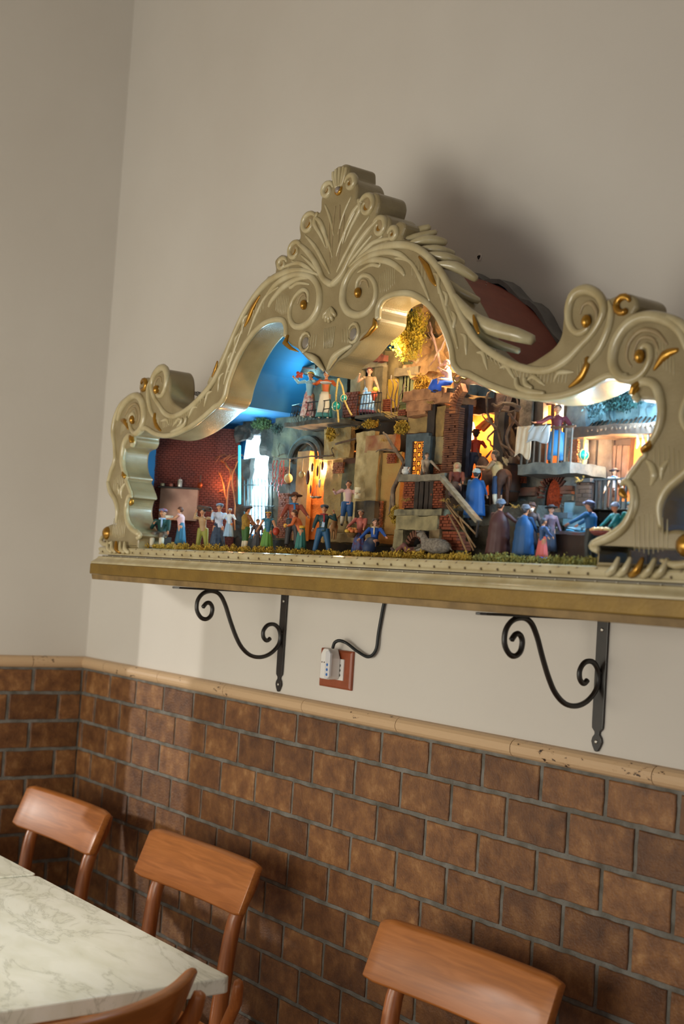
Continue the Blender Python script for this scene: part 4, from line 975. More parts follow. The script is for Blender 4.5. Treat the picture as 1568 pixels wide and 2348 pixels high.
# ---------------------------------------------------------------- central house: door above, plaster wall below
t = root('plaster_house', 850, 1235, -.06, 'tall ochre plaster house in the centre with a doorway above and a dark door below', 'house')
block(t, 'upper_wall', 858, 905, 808, 955, -.055, -.015, M_plaster, .002, .010, seed=8)
block(t, 'door_pillar', 806, 822, 838, 945, -.075, -.05, mat('#9a8a68', .9, '#7d6d4e', 60, bump=.6), .0006, .006, seed=9)
block(t, 'door_pillar', 860, 872, 838, 945, -.075, -.05, mat('#8a7550', .9, '#6d5d3e', 60, bump=.6), .0006, .006, seed=10)
block(t, 'door_lintel', 803, 876, 828, 839, -.078, -.05, mat('#a3906c', .9, '#7d6d4e', 60, bump=.6), .001, .006, seed=11)
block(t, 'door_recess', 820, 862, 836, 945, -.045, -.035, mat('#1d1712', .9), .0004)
for i in range(6): block(t, 'roof_tile', 806+i*12, 820+i*12, 818-i*3 % 7, 829-i*3 % 5, -.088, -.05, mat('#8c4a30', .8, '#5e3020', 60), .0014, .006, seed=i)
bricks(t, 'brick_pier', 788, 818, 900, 955, -.080, bw=.009, bh=.006)
block(t, 'back_wall', 905, 955, 850, 950, -.050, -.015, mat('#a08e50', .9, '#5c7048', 18, bump=.6, hex3='#d9c078'), .002, .01, seed=12)
block(t, 'shutter', 915, 947, 855, 925, -.056, -.05, mat('#6f6a42', .8, '#55533a', 60), .0005)
for i in range(4): block(t, 'shutter_board', 917+i*7.5, 923+i*7.5, 858, 922, -.0585, -.0555, mat('#7a7548', .8, '#5c5a3c', 60), rough=False)
block(t, 'window_hood', 905, 958, 846, 856, -.068, -.05, mat('#8a7450', .9, '#5a4a34', 40), .002, .006)
block(t, 'yellow_patch', 890, 908, 870, 935, -.060, -.05, mat('#c9a02e', .9, '#a37c22', 30), .001)
# lower part
block(t, 'lower_wall', 745, 800, 965, 1050, -.075, -.02, M_plaster, .002, .01, seed=14)
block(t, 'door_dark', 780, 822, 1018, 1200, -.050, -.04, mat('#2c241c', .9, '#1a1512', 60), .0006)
block(t, 'door_panel', 786, 806, 1060, 1195, -.054, -.048, mat('#5e5a3e', .85, '#453f2c', 60), .0006)
mb = MB(); mb.tube([P(803, 1035, -.06), P(818, 1035, -.06)], .0016, n=6); local(mb, t).build('lamp_rod', mat('#d0742a', .5, emit='#e07a2a', es=.6), t)
block(t, 'door_sign', 788, 817, 1032, 1062, -.056, -.050, mat('#4a3020', .8), .0005)
block(t, 'pillar', 819, 846, 992, 1200, -.105, -.04, mat('#8a764a', .9, '#c2ae80', 40, bump=1.0, bscale=300), .0016, .007, seed=15)
block(t, 'pillar_face', 842, 856, 1035, 1215, -.110, -.05, mat('#a89468', .9, '#8c7a50', 40, bump=.6), .001, .007, seed=16)
block(t, 'plaster_wall', 853, 910, 1040, 1225, -.098, -.03, mat('#a9773f', .9, '#a88c50', 20, bump=1.0, bscale=260, hex3='#cdb680', contrast=.7), .0016, .008, seed=17)
block(t, 'brick_lintel', 838, 905, 1000, 1032, -.108, -.04, mat('#8a5438', .9, '#a88a5c', 30, bump=.6), .002, .007, seed=18)
twig('roof_beam', [P(768, 1018, -.10), P(800, 1010, -.10), P(822, 1005, -.10)], .0025, M_bark, t)
block(t, 'stone_step', 755, 830, 1200, 1222, -.13, -.03, mat('#8f7a50', .9, '#6a5638', 40), .0016, .01, seed=19)
block(t, 'stone_step', 740, 850, 1222, 1245, -.16, -.03, mat('#8f7a50', .9, '#6a5638', 40), .0016, .01, seed=20)
block(t, 'low_wall', 815, 856, 1150, 1200, -.125, -.05, M_plasterd, .0016, .01, seed=21)
# tree trunk winding in front of the plaster wall
t = root('twisted_vine', 900, 1150, -.14, 'pale crooked vine trunk climbing between the plaster wall and the lattice window', 'tree')
for i, (pts, r_) in enumerate((([(905, 1170), (900, 1140), (905, 1110), (925, 1065), (905, 1030), (890, 1005), (878, 990)], [.004, .005, .004, .003, .002]), ([(910, 1035), (885, 1030), (862, 1035)], [.003, .002, .001]), ([(898, 1130), (895, 1160), (890, 1180)], [.003, .003, .001]), ([(925, 1065), (935, 1040), (940, 1020)], [.0025, .001]))):
    twig('branch', [P(x, y, -.145) for x, y in pts], r_, mat('#8a7660', .8, '#4a3a30', 60, bump=.5), t, seed=i)
t = root('bare_shrub', 905, 960, -.12, 'bare brown branching shrub standing right of the door woman', 'shrub')
for i, (pts, r_) in enumerate((([(900, 960), (896, 925), (900, 890), (896, 862)], .0016), ([(908, 960), (905, 920), (912, 885), (908, 870)], .0018), ([(912, 950), (915, 915), (925, 890), (928, 868)], .0014), ([(905, 920), (890, 905), (888, 885)], .001), ([(915, 915), (922, 895), (935, 885)], .001), ([(904, 955), (910, 930), (920, 915)], .0012))):
    twig('branch', [P(x, y, -.12) for x, y in pts], [r_, r_*.5], mat('#7a5c4c', .8, '#4a342a', 60), t, seed=i)
for i in range(9):
    a = P(865+i*3, 938+i*1.5, -.118); b_ = P(880+i*6, 962-i*2, -.122)
    if i == 0: tt = root('straw_bundle', 870, 940, -.12, 'loose bundle of straw stalks leaning by the door woman', 'straw')
    twig('stalk', [a, a.lerp(b_, .5)+Vector((0, 0, .002)), b_+Vector((.02, 0, 0))], .0007, mat('#a88848', .8), tt, k=2, seed=i)

# rock cliff and big golden bush at the top
t = root('rock_cliff', 985, 905, -.04, 'bright orange-tan rock cliff under the top of the arch opening', 'rock')
for i, (x0, x1, y0, y1, Y) in enumerate(((860, 965, 800, 870, -.040), (948, 1050, 690, 800, -.045), (945, 1040, 780, 850, -.06), (1000, 1065, 740, 905, -.05), (930, 1010, 840, 905, -.055))):
    block(t, 'boulder', x0, x1, y0, y1, Y, -.014, M_rock if i else mat('#8c7440', .9, '#5c6a44', 20, bump=.6), .007, .008, seed=i+30)
leafy('golden_bush', P(938, 765, -.11), (.052, .028, .056), 4800, .0040, M_mossb, 'big golden yellow-green bush filling the top of the right arch', seed=21)
leafy('golden_bush', P(905, 745, -.05), (.035, .02, .045), 900, .0045, M_mossb, 'yellow-brown bush behind the big golden bush, deep in the arch', seed=22)
leafy('straw_bush', P(968, 880, -.10), (.024, .016, .020), 900, .0040, mat('#c79a34', .9, '#8c6a20', 90, hex3='#e8c060'), 'bright yellow straw bush on the rock below the rooftop musician', seed=23)
t = root('bare_tree', 1005, 830, -.09, 'pinkish bare tree leaning over the cliff, lit from behind', 'tree')
for i, (pts, r_) in enumerate((([(1010, 838), (1003, 810), (995, 785), (988, 755), (985, 740)], [.003, .002]), ([(1003, 810), (1015, 790), (1022, 778)], [.002, .001]), ([(995, 785), (985, 770), (980, 760)], [.0015, .0008]), ([(1010, 838), (1030, 825), (1040, 828)], [.003, .002]), ([(1003, 812), (992, 830), (985, 838)], [.002, .001]))):
    twig('branch', [P(x, y, -.095) for x, y in pts], r_, mat('#b08878', .8, '#6a4a3c', 60), t, seed=i)
lamp('case_top_light', 'POINT', tuple(P(1075, 805, -.13)), 2.6, (1, .74, .42), size=.015)
lamp('case_top_light', 'POINT', tuple(P(905, 800, -.13)), 1.3, (1, .80, .55), size=.02)

# ---------------------------------------------------------------- terrace hut, lattice window, oven (centre right)
t = root('stone_hut', 980, 1160, -.13, 'brick and stone hut with a lattice window and flat slate roof, right of centre', 'hut')
for i, (x0, x1, y0, y1) in enumerate(((925, 1010, 898, 912), (940, 1030, 910, 922), (930, 985, 922, 938), (935, 975, 935, 952), (990, 1075, 893, 903))):
    block(t, 'roof_slab', x0, x1, y0, y1, -.155+i*.003, -.04, mat('#b9855a', .9, '#7a5238', 40, bump=.6, hex3='#d9b48c') if i < 4 else M_slate, .0022, .008, seed=i+40)
block(t, 'plaster_wall', 936, 984, 950, 990, -.125, -.04, M_plaster, .0012, .008, seed=50)
block(t, 'plaster_patch', 990, 1018, 932, 1000, -.138, -.05, mat('#a3844c', .9, '#6f5a38', 40, bump=.6), .0016, .006, seed=51)
block(t, 'plaster_patch', 992, 1020, 1005, 1062, -.138, -.05, mat('#a38c5c', .9, '#6f6a58', 40, bump=.6), .0016, .006, seed=52)
block(t, 'back_wall', 936, 1025, 925, 1095, -.120, -.04, M_brickd, .001, .01, seed=53)
block(t, 'post', 983, 990, 905, 1060, -.142, -.135, M_darkwood, .0004)
bricks(t, 'brick_column', 1021, 1046, 935, 1085, -.150, mat('#7a4a2e', .8, '#4e2a1c', 80), bw=.03, bh=.0042, d=.012)
c = P(1050, 940, -.15); 
mb = MB()
for i in range(10):
    a = PI-i*.12; mb.bar((c.x+.030+.030*math.cos(a), -.150, c.z+.040*math.sin(a)-.004), (c.x+.030+.048*math.cos(a), -.150, c.z+.058*math.sin(a)-.004), .004, .012)
o = local(mb, t).build('brick_arch', mat('#a8683c', .8, '#6a3a22', 80), t); o['kind'] = 'stuff'
t = root('lattice_window', 955, 1085, -.14, 'tall narrow lattice window with a blue-grey frame glowing orange from inside', 'window')
for x0, x1, y0, y1 in ((932, 941, 1000, 1092), (972, 982, 1000, 1085), (932, 982, 996, 1010)): block(t, 'window_frame', x0, x1, y0, y1, -.150, -.125, mat('#4f5c62', .8, '#39444a', 60), .0006, .006)
X0, X1, Z0, Z1 = bpx(940, 974, 1009, 1088, -.146)
mb = MB(); mb.box(X0, X1, -.146, -.144, Z0, Z1); local(mb, t).build('glowing_pane', mat('#f0802a', .6, emit='#ff8a26', es=1.5), t)
mb = MB(); nx, nz = 4, 8
for i in range(nx):
    for j in range(nz):
        cx, cz = X0+(X1-X0)*(i+.5)/nx, Z0+(Z1-Z0)*(j+.5)/nz
        if (i+j) % 2: 
            for k in range(3): mb.bar((cx-.005, -.1475, cz-.004+k*.004), (cx+.005, -.1475, cz-.004+k*.004), .0010, .001)
            for k in range(3): mb.bar((cx-.004+k*.004, -.1475, cz-.005), (cx-.004+k*.004, -.1475, cz+.005), .0010, .001)
        else: mb.tube([(cx+.0050*math.cos(a), -.1475, cz+.0050*math.sin(a)) for a in [q*PI/5 for q in range(11)]], .0009, n=4, caps=False)
o = local(mb, t).build('lattice', mat('#1c1410', .8), t); o['kind'] = 'stuff'
t = root('stone_pergola', 965, 1165, -.17, 'rough stone counter on brick piers where a boy leans, above the stone oven', 'counter')
block(t, 'counter_slab', 912, 1018, 1090, 1101, -.195, -.11, mat('#8a8270', .9, '#5c564a', 50, bump=.7), .0014, .007, seed=60)
bricks(t, 'brick_pier', 926, 950, 1104, 1165, -.180); bricks(t, 'brick_pier', 990, 1014, 1102, 1165, -.180, seed=3)
for x in (951, 962, 974, 985): block(t, 'post', x, x+5, 1102, 1168, -.182, -.175, M_darkwood, .0006, .01)
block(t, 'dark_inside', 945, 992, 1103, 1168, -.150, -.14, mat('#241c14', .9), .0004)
t = root('stone_oven', 965, 1290, -.2, 'grey stone oven with an arched brick mouth, low in the centre', 'oven')
block(t, 'top_slab', 903, 1012, 1168, 1181, -.228, -.12, mat('#8c8466', .9, '#565242', 50, bump=.7), .0014, .007, seed=61)
block(t, 'hood', 908, 1000, 1182, 1216, -.222, -.12, mat('#9a8e68', .9, '#6a6248', 40, bump=.8), .0014, .007, seed=62)
block(t, 'side_stone', 903, 920, 1214, 1290, -.222, -.12, mat('#8f8462', .9, '#5f573f', 40, bump=.8), .0014, .007, seed=63)
block(t, 'side_stone', 985, 1002, 1214, 1280, -.222, -.12, mat('#8f7a56', .9, '#5f4c36', 40, bump=.8), .0014, .007, seed=64)
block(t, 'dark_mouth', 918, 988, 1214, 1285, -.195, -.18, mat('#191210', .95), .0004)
c = P(953, 1262, -.222)
mb = MB()
for i in range(13):
    a = i*PI/12; mb.bar((c.x+.018*math.cos(a), -.220, c.z+.024*math.sin(a)), (c.x+.030*math.cos(a), -.220, c.z+.036*math.sin(a)), .0042, .010)
o = local(mb, t).build('brick_arch', mat('#6e4630', .85, '#4a2c1e', 80), t); o['kind'] = 'stuff'
t = root('brick_steps', 1040, 1260, -.2, 'stepped brick wall below the sloping plank, right of the stone oven', 'wall')
for i, (x0, x1, y0, y1) in enumerate(((1004, 1034, 1180, 1215), (1004, 1048, 1215, 1240), (1004, 1060, 1240, 1262))): bricks(t, 'brickwork', x0, x1, y0, y1, -.215+i*.001, bw=.010, bh=.0055, d=.02, seed=i)
block(t, 'core', 1002, 1045, 1172, 1275, -.192, -.12, M_earth, .001)
t = root('sloping_plank', 1050, 1140, -.22, 'long grey plank sloping down from the counter to the right', 'plank')
mb = MB(); a, b_ = P(1012, 1094, -.205), P(1098, 1197, -.235); mb.bar(a, b_, .0065, .012, up=(0, 1, 0)); local(mb, t).build('board', M_oldwood, t)
mb = MB(); mb.bar(P(1096, 1195, -.238), P(1092, 1232, -.238), .003, .003); local(mb, t).build('support_stick', M_darkwood, t)
for i, (a, b_) in enumerate((((1024, 1158), (1090, 1255)), ((1040, 1172), (1094, 1228)), ((1022, 1150), (1050, 1185)), ((1055, 1190), (1085, 1262)), ((1030, 1180), (1072, 1268)))):
    if i == 0: tt = root('stick_pile', 1050, 1230, -.21, 'bundle of long thin poles leaning below the sloping plank', 'poles')
    twig('pole', [P(*a, -.222), P((a[0]+b_[0])/2, (a[1]+b_[1])/2, -.222), P(*b_, -.226)], .0016, mat('#9a7a54', .8, '#6a5036', 60), tt, k=2, jit=.0004, seed=i)
t = root('stone_platform', 1115, 1180, -.14, 'rocky grey platform on which the donkey and the men stand', 'platform')
block(t, 'rock', 1040, 1230, 1160, 1205, -.165, -.03, M_slate, .003, .01, seed=70)
block(t, 'rock', 1085, 1250, 1200, 1290, -.150, -.03, M_plasterd, .003, .01, seed=71)

# ---------------------------------------------------------------- glowing grotto doorway
t = root('glowing_doorway', 1098, 1135, -.09, 'tall doorway full of blazing orange firelight in the dark grotto', 'doorway')
X0, X1, Z0, Z1 = bpx(1060, 1137, 942, 1135, -.043)
mb = MB(); mb.box(X0, X1, -.043, -.036, Z0, Z1); local(mb, t).build('inner_wall', mat('#d98a42', .8, '#b8601f', 20), t)
block(t, 'door_frame', 1048, 1062, 930, 1140, -.115, -.045, mat('#4a4650', .8, '#332f36', 50), .001, .008, seed=80)
block(t, 'door_frame', 1134, 1146, 945, 1140, -.105, -.03, M_darkwood, .001, .008, seed=81)
block(t, 'grotto_top', 1040, 1170, 865, 940, -.085, -.02, mat('#3a2018', .9, '#1c1412', 24, bump=.6), .004, .010, seed=82)
block(t, 'grotto_side', 1142, 1215, 905, 1170, -.060, -.02, mat('#3a2a20', .9, '#1c1412', 24, bump=.6), .004, .010, seed=83)
mb = MB(); mb.ball(tuple(P(1080, 1000, -.048)), .014, (.75, .4, 2.1)); local(mb, t).build('blaze', mat('#ffe0a0', .6, emit='#ffd890', es=7), t, smooth=True)
for i in range(2):
    mb = MB(); mb.bar(P(1094+i*12, 985, -.08), P(1122+i*6, 962, -.08), .010, .006); local(mb, t).build('crate_board', mat('#a8602c', .7), t)
lamp('hearth_light', 'POINT', tuple(P(1090, 985, -.075)), 1.0, (1, .46, .13), size=.008)
t = root('gnarled_branches', 1160, 1060, -.12, 'tangle of gnarled dark branches between the glowing doorway and the balcony', 'branches')
for i, (pts, r_) in enumerate((([(1118, 900), (1115, 935), (1125, 970), (1140, 985), (1150, 1020), (1165, 1050)], [.0022, .003, .0025]), ([(1160, 910), (1150, 935), (1140, 960), (1142, 990)], [.002, .002]), ([(1190, 935), (1165, 925), (1140, 930), (1128, 925)], [.004, .003, .002]), ([(1175, 1045), (1160, 1000), (1175, 970), (1185, 930), (1180, 905)], [.003, .003, .001]),
        ([(1140, 985), (1120, 1000), (1125, 1020), (1140, 1035)], [.002, .0015]), ([(1165, 950), (1180, 965), (1195, 980)], [.003, .002]), ([(1125, 970), (1110, 960), (1105, 950)], [.0015, .0008]), ([(1150, 1020), (1172, 1030), (1190, 1055)], [.0025, .002]), ([(1118, 905), (1126, 895), (1124, 885)], [.002, .001]), ([(1150, 940), (1170, 945), (1190, 940)], [.002, .002]))):
    twig('branch', [P(x, y, -.125-.006*(i % 3)) for x, y in pts], r_, M_bark, t, seed=i)
t = root('wooden_barrel', 1172, 1150, -.09, 'big dark brown barrel standing behind the man in the beige waistcoat', 'barrel')
c = P(1168, 1150, -.10); z1 = P(1168, 1048, -.10).z-c.z
mb = MB(); mb.lathe([(.013, 0), (.019, z1*.3), (.020, z1*.55), (.014, z1)], n=18); mb.build('barrel_body', mat('#54301c', .6, '#36200f', 40), t, smooth=True, loc=c-t.location)
for k in (.2, .8): mb = MB(); mb.lathe([(.0185 if k < .5 else .0178, z1*k), (.0187 if k < .5 else .0174, z1*k+.003)], n=18); mb.build('hoop', M_darkwood, t, loc=c-t.location)

# ---------------------------------------------------------------- balcony house (right)
t = root('balcony_house', 1250, 1165, -.07, 'grey stone house with a lit orange window over a stone balcony, right of the branches', 'house')
block(t, 'pillar', 1192, 1212, 905, 1062, -.085, -.03, mat('#6a5c4c', .9, '#3e342c', 50, bump=.7), .0014, .008, seed=90)
block(t, 'pillar', 1300, 1330, 905, 1160, -.085, -.03, mat('#7f8480', .9, '#4c5458', 40, bump=.8), .0022, .008, seed=91)
block(t, 'window_post', 1228, 1238, 915, 1062, -.080, -.05, M_darkwood, .0005)
block(t, 'window_post', 1294, 1302, 915, 1062, -.080, -.05, M_darkwood, .0005)
X0, X1, Z0, Z1 = bpx(1236, 1300, 918, 1060, -.045)
mb = MB(); mb.box(X0, X1, -.045, -.038, Z0, Z1); local(mb, t).build('inner_wall', mat('#e08a48', .8, '#c86a28', 20, emit='#ff7a2c', es=.5), t)
mb = MB(); mb.ball(tuple(P(1288, 945, -.050)), .010, (.7, .3, 1.9)); local(mb, t).build('blaze', mat('#fff0d0', .6, emit='#fff0dc', es=7), t, smooth=True)
for x0, x1, y0, y1 in ((1240, 1244, 925, 985), (1240, 1268, 922, 928), (1264, 1268, 925, 960)): block(t, 'open_sash', x0, x1, y0, y1, -.072, -.069, mat('#5a2a1c', .7), rough=False)
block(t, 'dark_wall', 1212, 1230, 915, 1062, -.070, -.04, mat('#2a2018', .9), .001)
block(t, 'balcony_slab', 1188, 1306, 1064, 1084, -.150, -.05, mat('#6c706c', .85, '#424a4c', 50, bump=.5), .0014, .008, seed=92)
block(t, 'lower_wall', 1175, 1245, 1085, 1168, -.080, -.03, mat('#7a7a70', .9, '#464a4a', 36, bump=.8), .003, .008, seed=93)
block(t, 'lower_wall', 1288, 1335, 1085, 1165, -.082, -.03, mat('#6f7472', .9, '#434a4c', 36, bump=.8), .003, .008, seed=94)
for i, (x0, x1, y0, y1) in enumerate(((1188, 1228, 1118, 1128), (1186, 1226, 1130, 1137), (1285, 1312, 1115, 1124), (1284, 1312, 1126, 1132), (1288, 1310, 1138, 1148), (1172, 1212, 1150, 1166))): block(t, 'wall_stone', x0, x1, y0, y1, -.092, -.08, mat('#7c4a38', .9, '#54443a', 50) if i < 4 else M_slate, .001, .006, seed=i)
c = P(1264, 1140, -.09)
mb = MB(); mb.ball((c.x, -.078, c.z-.004), .022, (1.0, .35, 1.9), n=16, m_=12); local(mb, t).build('orange_gravel', mat('#b8481a', .95, '#7a2a10', 300, bump=1, bscale=900), t, remesh=.0018)
mb = MB()
for i in range(17):
    a = i*PI/16; mb.bar((c.x+.021*math.cos(a), -.088, c.z+.032*math.sin(a)), (c.x+.034*math.cos(a), -.088, c.z+.050*math.sin(a)), .0028, .006)
o = local(mb, t).build('brick_arch', mat('#6a3a2c', .85, '#43241c', 80), t); o['kind'] = 'stuff'
X0, X1, Z0, Z1 = bpx(1198, 1306, 978, 1064, -.146)
for i in range(9):
    x = X0+(X1-X0)*i/8; mb = MB(); mb.box(x-.0011, x+.0011, -.146, -.143, Z0, Z1-.002); local(mb, t).build('baluster', mat('#3c4648', .7), t)
twig('handrail', [P(1180, 982, -.148), P(1230, 983, -.148), P(1275, 980, -.148), P(1318, 978, -.148)], .0022, M_bark, t)
twig('handrail', [P(1188, 990, -.10), P(1240, 975, -.10), P(1290, 975, -.10)], .0016, M_darkwood, t, seed=3)
lamp('balcony_window_light', 'POINT', tuple(P(1275, 950, -.058)), .9, (1, .55, .25), size=.008)
def cloth(name, x0, x1, y0, y1, Y, label, mt, fold=.003, skew=0):
    X0, X1, Z0, Z1 = bpx(x0, x1, y0, y1, Y); mb = MB(); vs = []; fs = []; n, m_ = 14, 12
    for j in range(m_+1):
        for i in range(n+1):
            u, v = i/n, j/m_
            vs.append((X0+(X1-X0)*u+skew*v, Y-.001-abs(math.sin(u*9+v*1.5))*fold*(1-v*.3)-(.002 if v > .95 else 0), Z1+(Z0-Z1)*(v*(1-.12*math.sin(u*5)))))
    for j in range(m_):
        for i in range(n): fs.append((j*(n+1)+i, j*(n+1)+i+1, (j+1)*(n+1)+i+1, (j+1)*(n+1)+i))
    mb.add(vs, fs); o = mb.build(name, mt, smooth=True); s_ = o.modifiers.new('thick', 'SOLIDIFY'); s_.thickness = .0012
    return tag(o, label, 'cloth')
cloth('hanging_cloth', 1187, 1217, 979, 1046, -.152, 'cream cloth hanging over the left end of the balcony rail', mat('#cfc3ae', .85, '#b8a88e', 30))
cloth('hanging_cloth', 1216, 1262, 979, 1012, -.153, 'bluish white cloth draped along the middle of the balcony rail', mat('#c3cbd0', .85, '#9aa8b4', 30), skew=-.004)
for i, (x, y) in enumerate(((1216, 982), (1246, 980))):
    mb = MB(); mb.bar(P(x-5, y+8, -.160), P(x+7, y-8, -.160), .0018, .0018); tag(mb.build('clothes_peg', mat('#a3a6a3', .7)), ('left' if i == 0 else 'right')+' wooden peg holding the washing on the balcony rail', 'peg')

# ---------------------------------------------------------------- farmhouse (far right)
t = root('orange_farmhouse', 1400, 1150, -.05, 'glowing orange farmhouse front with dark timber door and wooden awning at the far right', 'house')
block(t, 'wall', 1322, 1510, 990, 1165, -.045, -.015, mat('#c97a3a', .85, '#a85a26', 20, bump=.5), .001, .012, seed=100)
for x0, x1 in ((1330, 1338), (1352, 1358), (1372, 1386), (1392, 1396)): block(t, 'timber_post', x0, x1, 992, 1150, -.062, -.045, mat('#38302c', .85, '#5a5450', 40, bump=.5), .0006, .01, seed=x0)
block(t, 'door', 1396, 1440, 1002, 1110, -.056, -.045, mat('#3a2a24', .7, '#2a1e1a', 50), .0005)
for i in range(3): block(t, 'door_panel', 1400+i*13, 1410+i*13, 1022, 1105, -.0595, -.055, mat('#5a443a', .7, '#453028', 50), rough=False)
block(t, 'door_lintel', 1385, 1448, 993, 1003, -.066, -.045, M_darkwood, .001)
block(t, 'awning_beam', 1315, 1520, 980, 990, -.105, -.04, mat('#5a4434', .8, '#3a2c24', 50), .0016, .01, seed=101)
rn = random.Random(8)
for i in range(16): twig('awning_stick', [P(1345+i*11, 988-i*.8, -.115), P(1352+i*11, 978-i, -.08), P(1360+i*11, 968-i, -.05)], .0016, M_bark, t, k=2, seed=i)
block(t, 'terrace_slab', 1316, 1352, 1098, 1106, -.125, -.04, mat('#3c3a3a', .8), .001)
bricks(t, 'brick_pier', 1322, 1350, 1106, 1160, -.120, mat('#5a4436', .85, '#3e3028', 60), bw=.014, bh=.007)
X0, X1, Z0, Z1 = bpx(1352, 1462, 1100, 1166, -.115)
for i in range(10):
    x = X0+(X1-X0)*(i+.4)/10; mb = MB(); mb.box(x-.0012, x+.0012, -.115, -.112, Z0, Z1); local(mb, t).build('baluster', mat('#2e3030', .7), t)
mb = MB(); mb.box(X0-.004, X1, -.117, -.110, Z1-.0015, Z1+.0015); local(mb, t).build('handrail', mat('#2e3030', .7), t)
block(t, 'terrace_floor', 1350, 1470, 1150, 1168, -.10, -.04, M_slate, .001)
lamp('farmhouse_light', 'POINT', tuple(P(1458, 1035, -.085)), 1.5, (1, .58, .26), size=.008)
lamp('farmhouse_light', 'POINT', tuple(P(1346, 1035, -.095)), .7, (1, .60, .30), size=.008)
t = root('blue_hill', 1400, 960, -.03, 'pale blue-grey rocky hillside above the farmhouse roof', 'hill')
for i, (x0, x1, y0, y1, Y) in enumerate(((1305, 1400, 905, 985, -.045), (1380, 1530, 930, 985, -.035), (1300, 1345, 915, 990, -.07))): block(t, 'hill_rock', x0, x1, y0, y1, Y, -.014, mat('#8aa0a0', .9, '#4a6268', 30, bump=.7, hex3='#c9d4cc'), .006, .008, seed=i+110)
leafy('teal_bush', P(1430, 905, -.06), (.060, .025, .030), 1900, .0045, M_mosst, 'blue-green scrub covering the hill top right under the frame', seed=31)
leafy('teal_bush', P(1360, 935, -.07), (.030, .02, .022), 600, .0045, mat('#7fa0a0', .9, '#4c6a70', 70, hex3='#b5c8c4'), 'misty pale blue scrub left of the blue-green scrub on the hill', seed=32)
lamp('moonlight_lamp', 'POINT', (2.16, -.140, 1.740), 2.4, (.45, .75, 1), size=.015)
lamp('sky_lamp', 'POINT', (1.03, -.150, 1.765), 1.0, (.35, .84, 1), size=.02)
lamp('sky_lamp', 'POINT', (1.20, -.11, 1.88), .45, (.4, .88, 1), size=.02)

lamp('moonlight_lamp', 'POINT', (2.12, -.205, 1.66), 1.3, (.55, .8, 1), size=.015)
# glass floats tied with straw
def float_ball(x, y, Y, r_, label, pts):
    q = P(x, y, Y); tt = thing('glass_float', tuple(q), label, 'float')
    mb = MB(); mb.ball((0, 0, 0), r_, n=16, m_=10); mb.build('glass', mat('#1f9a8c', .2, '#147a74', 60, coat=.5), tt, smooth=True)
    for k in range(3):
        Mx3 = Matrix.Rotation(k*PI/3, 4, 'Z') @ Matrix.Rotation(.4, 4, 'X')
        mb = MB(); mb.tube([Mx3 @ Vector((0, r_*1.04*math.cos(a), r_*1.04*math.sin(a))) for a in [i*PI/8 for i in range(17)]], .0006, n=4, caps=False); mb.build('net_cord', mat('#d9c488', .8), tt)
    twig('straw_plait', [P(*p_, Y) for p_ in pts], .0022, mat('#cbb067', .8, '#a88a48', 200, bump=.5), tt, jit=.0005)
float_ball(771, 931, -.150, .0098, 'teal glass float in cream netting, the left one hanging in front of the terrace', [(775, 868), (772, 890), (770, 915), (774, 945), (776, 968)])
float_ball(788, 913, -.145, .0072, 'teal glass float in cream netting, the right and smaller one in front of the terrace', [(776, 868), (784, 885), (788, 905), (792, 925), (806, 952)])
float_ball(1338, 1043, -.100, .0088, 'teal glass float hanging on a white cord before the orange farmhouse', [(1341, 990), (1340, 1010), (1338, 1035), (1336, 1055), (1338, 1095)])
for i, x in enumerate((1462, 1474, 1486, 1497)):
    q = P(x, 1000, -.09); mb = MB(); mb.tube([q+Vector((0, 0, .012)), q, q+Vector((.002, 0, -.012)), q+Vector((-.001, 0, -.020))], [.0008, .0022, .0028, .0008], n=7)
    tag(mb.build('dried_fish', mat('#b9c4cc', .5), smooth=True), ('leftmost', 'second', 'third', 'rightmost')[i]+' pale dried fish in the row under the awning at far right', 'fish', 'dried fish under the awning')

# market stall at the right
t = root('fish_stall', 1290, 1270, -.17, 'long stall heaped with blue-grey fish, in front of the light blue sheet', 'stall')
X0, X1, Z0, Z1 = bpx(1262, 1350, 1225, 1285, -.175)
mb = MB(); mb.rough(X0, X1, -.175, -.10, GZ, Z1, amp=.001, cell=.01); local(mb, t).build('table', mat('#3a2a22', .8), t)
block(t, 'top_board', 1258, 1355, 1218, 1226, -.182, -.09, mat('#5a3430', .8, '#3c4a54', 60), .0012)
block(t, 'fish_box', 1258, 1300, 1175, 1188, -.135, -.10, mat('#52606a', .7), .0006)
rn = random.Random(12)
for i in range(26):
    q = Vector((rn.uniform(X0, X1), rn.uniform(-.172, -.12), Z1+.003+rn.uniform(0, .010))); a = rn.uniform(0, 6); d = Vector((math.cos(a), math.sin(a), rn.uniform(-.2, .2)))*.009
    mb = MB(); mb.tube([q-d, q-d*.75, q, q+d*.8, q+d], [.0012, .0004, .0026, .0018, .0004], n=7, fl=.7)
    tag(mb.build('fish', mat(('#3f7f9a', '#6f8f9c', '#9aa9a6', '#2f5f74')[i % 4], .35), smooth=True), 'small silvery blue fish in the heap on the stall', 'fish', 'fish on the stall')
q0 = P(1315, 1210, -.11); 
mb = MB(); X0, X1, Z0, Z1 = bpx(1292, 1345, 1152, 1222, -.105); mb.prism([(X0, Z0), (X1, Z0), (X1-.004, Z1), (X0+.002, Z1)], -.105, -.103); tag(mb.build('blue_sheet', mat('#8fb6c6', .7, '#6f9aae', 40)), 'light blue sheet standing upright behind the fish stall', 'sheet')

lamp('stove_glow', 'POINT', tuple(onplane(505, 1110, .03)), .30, (1, .42, .14), size=.01)

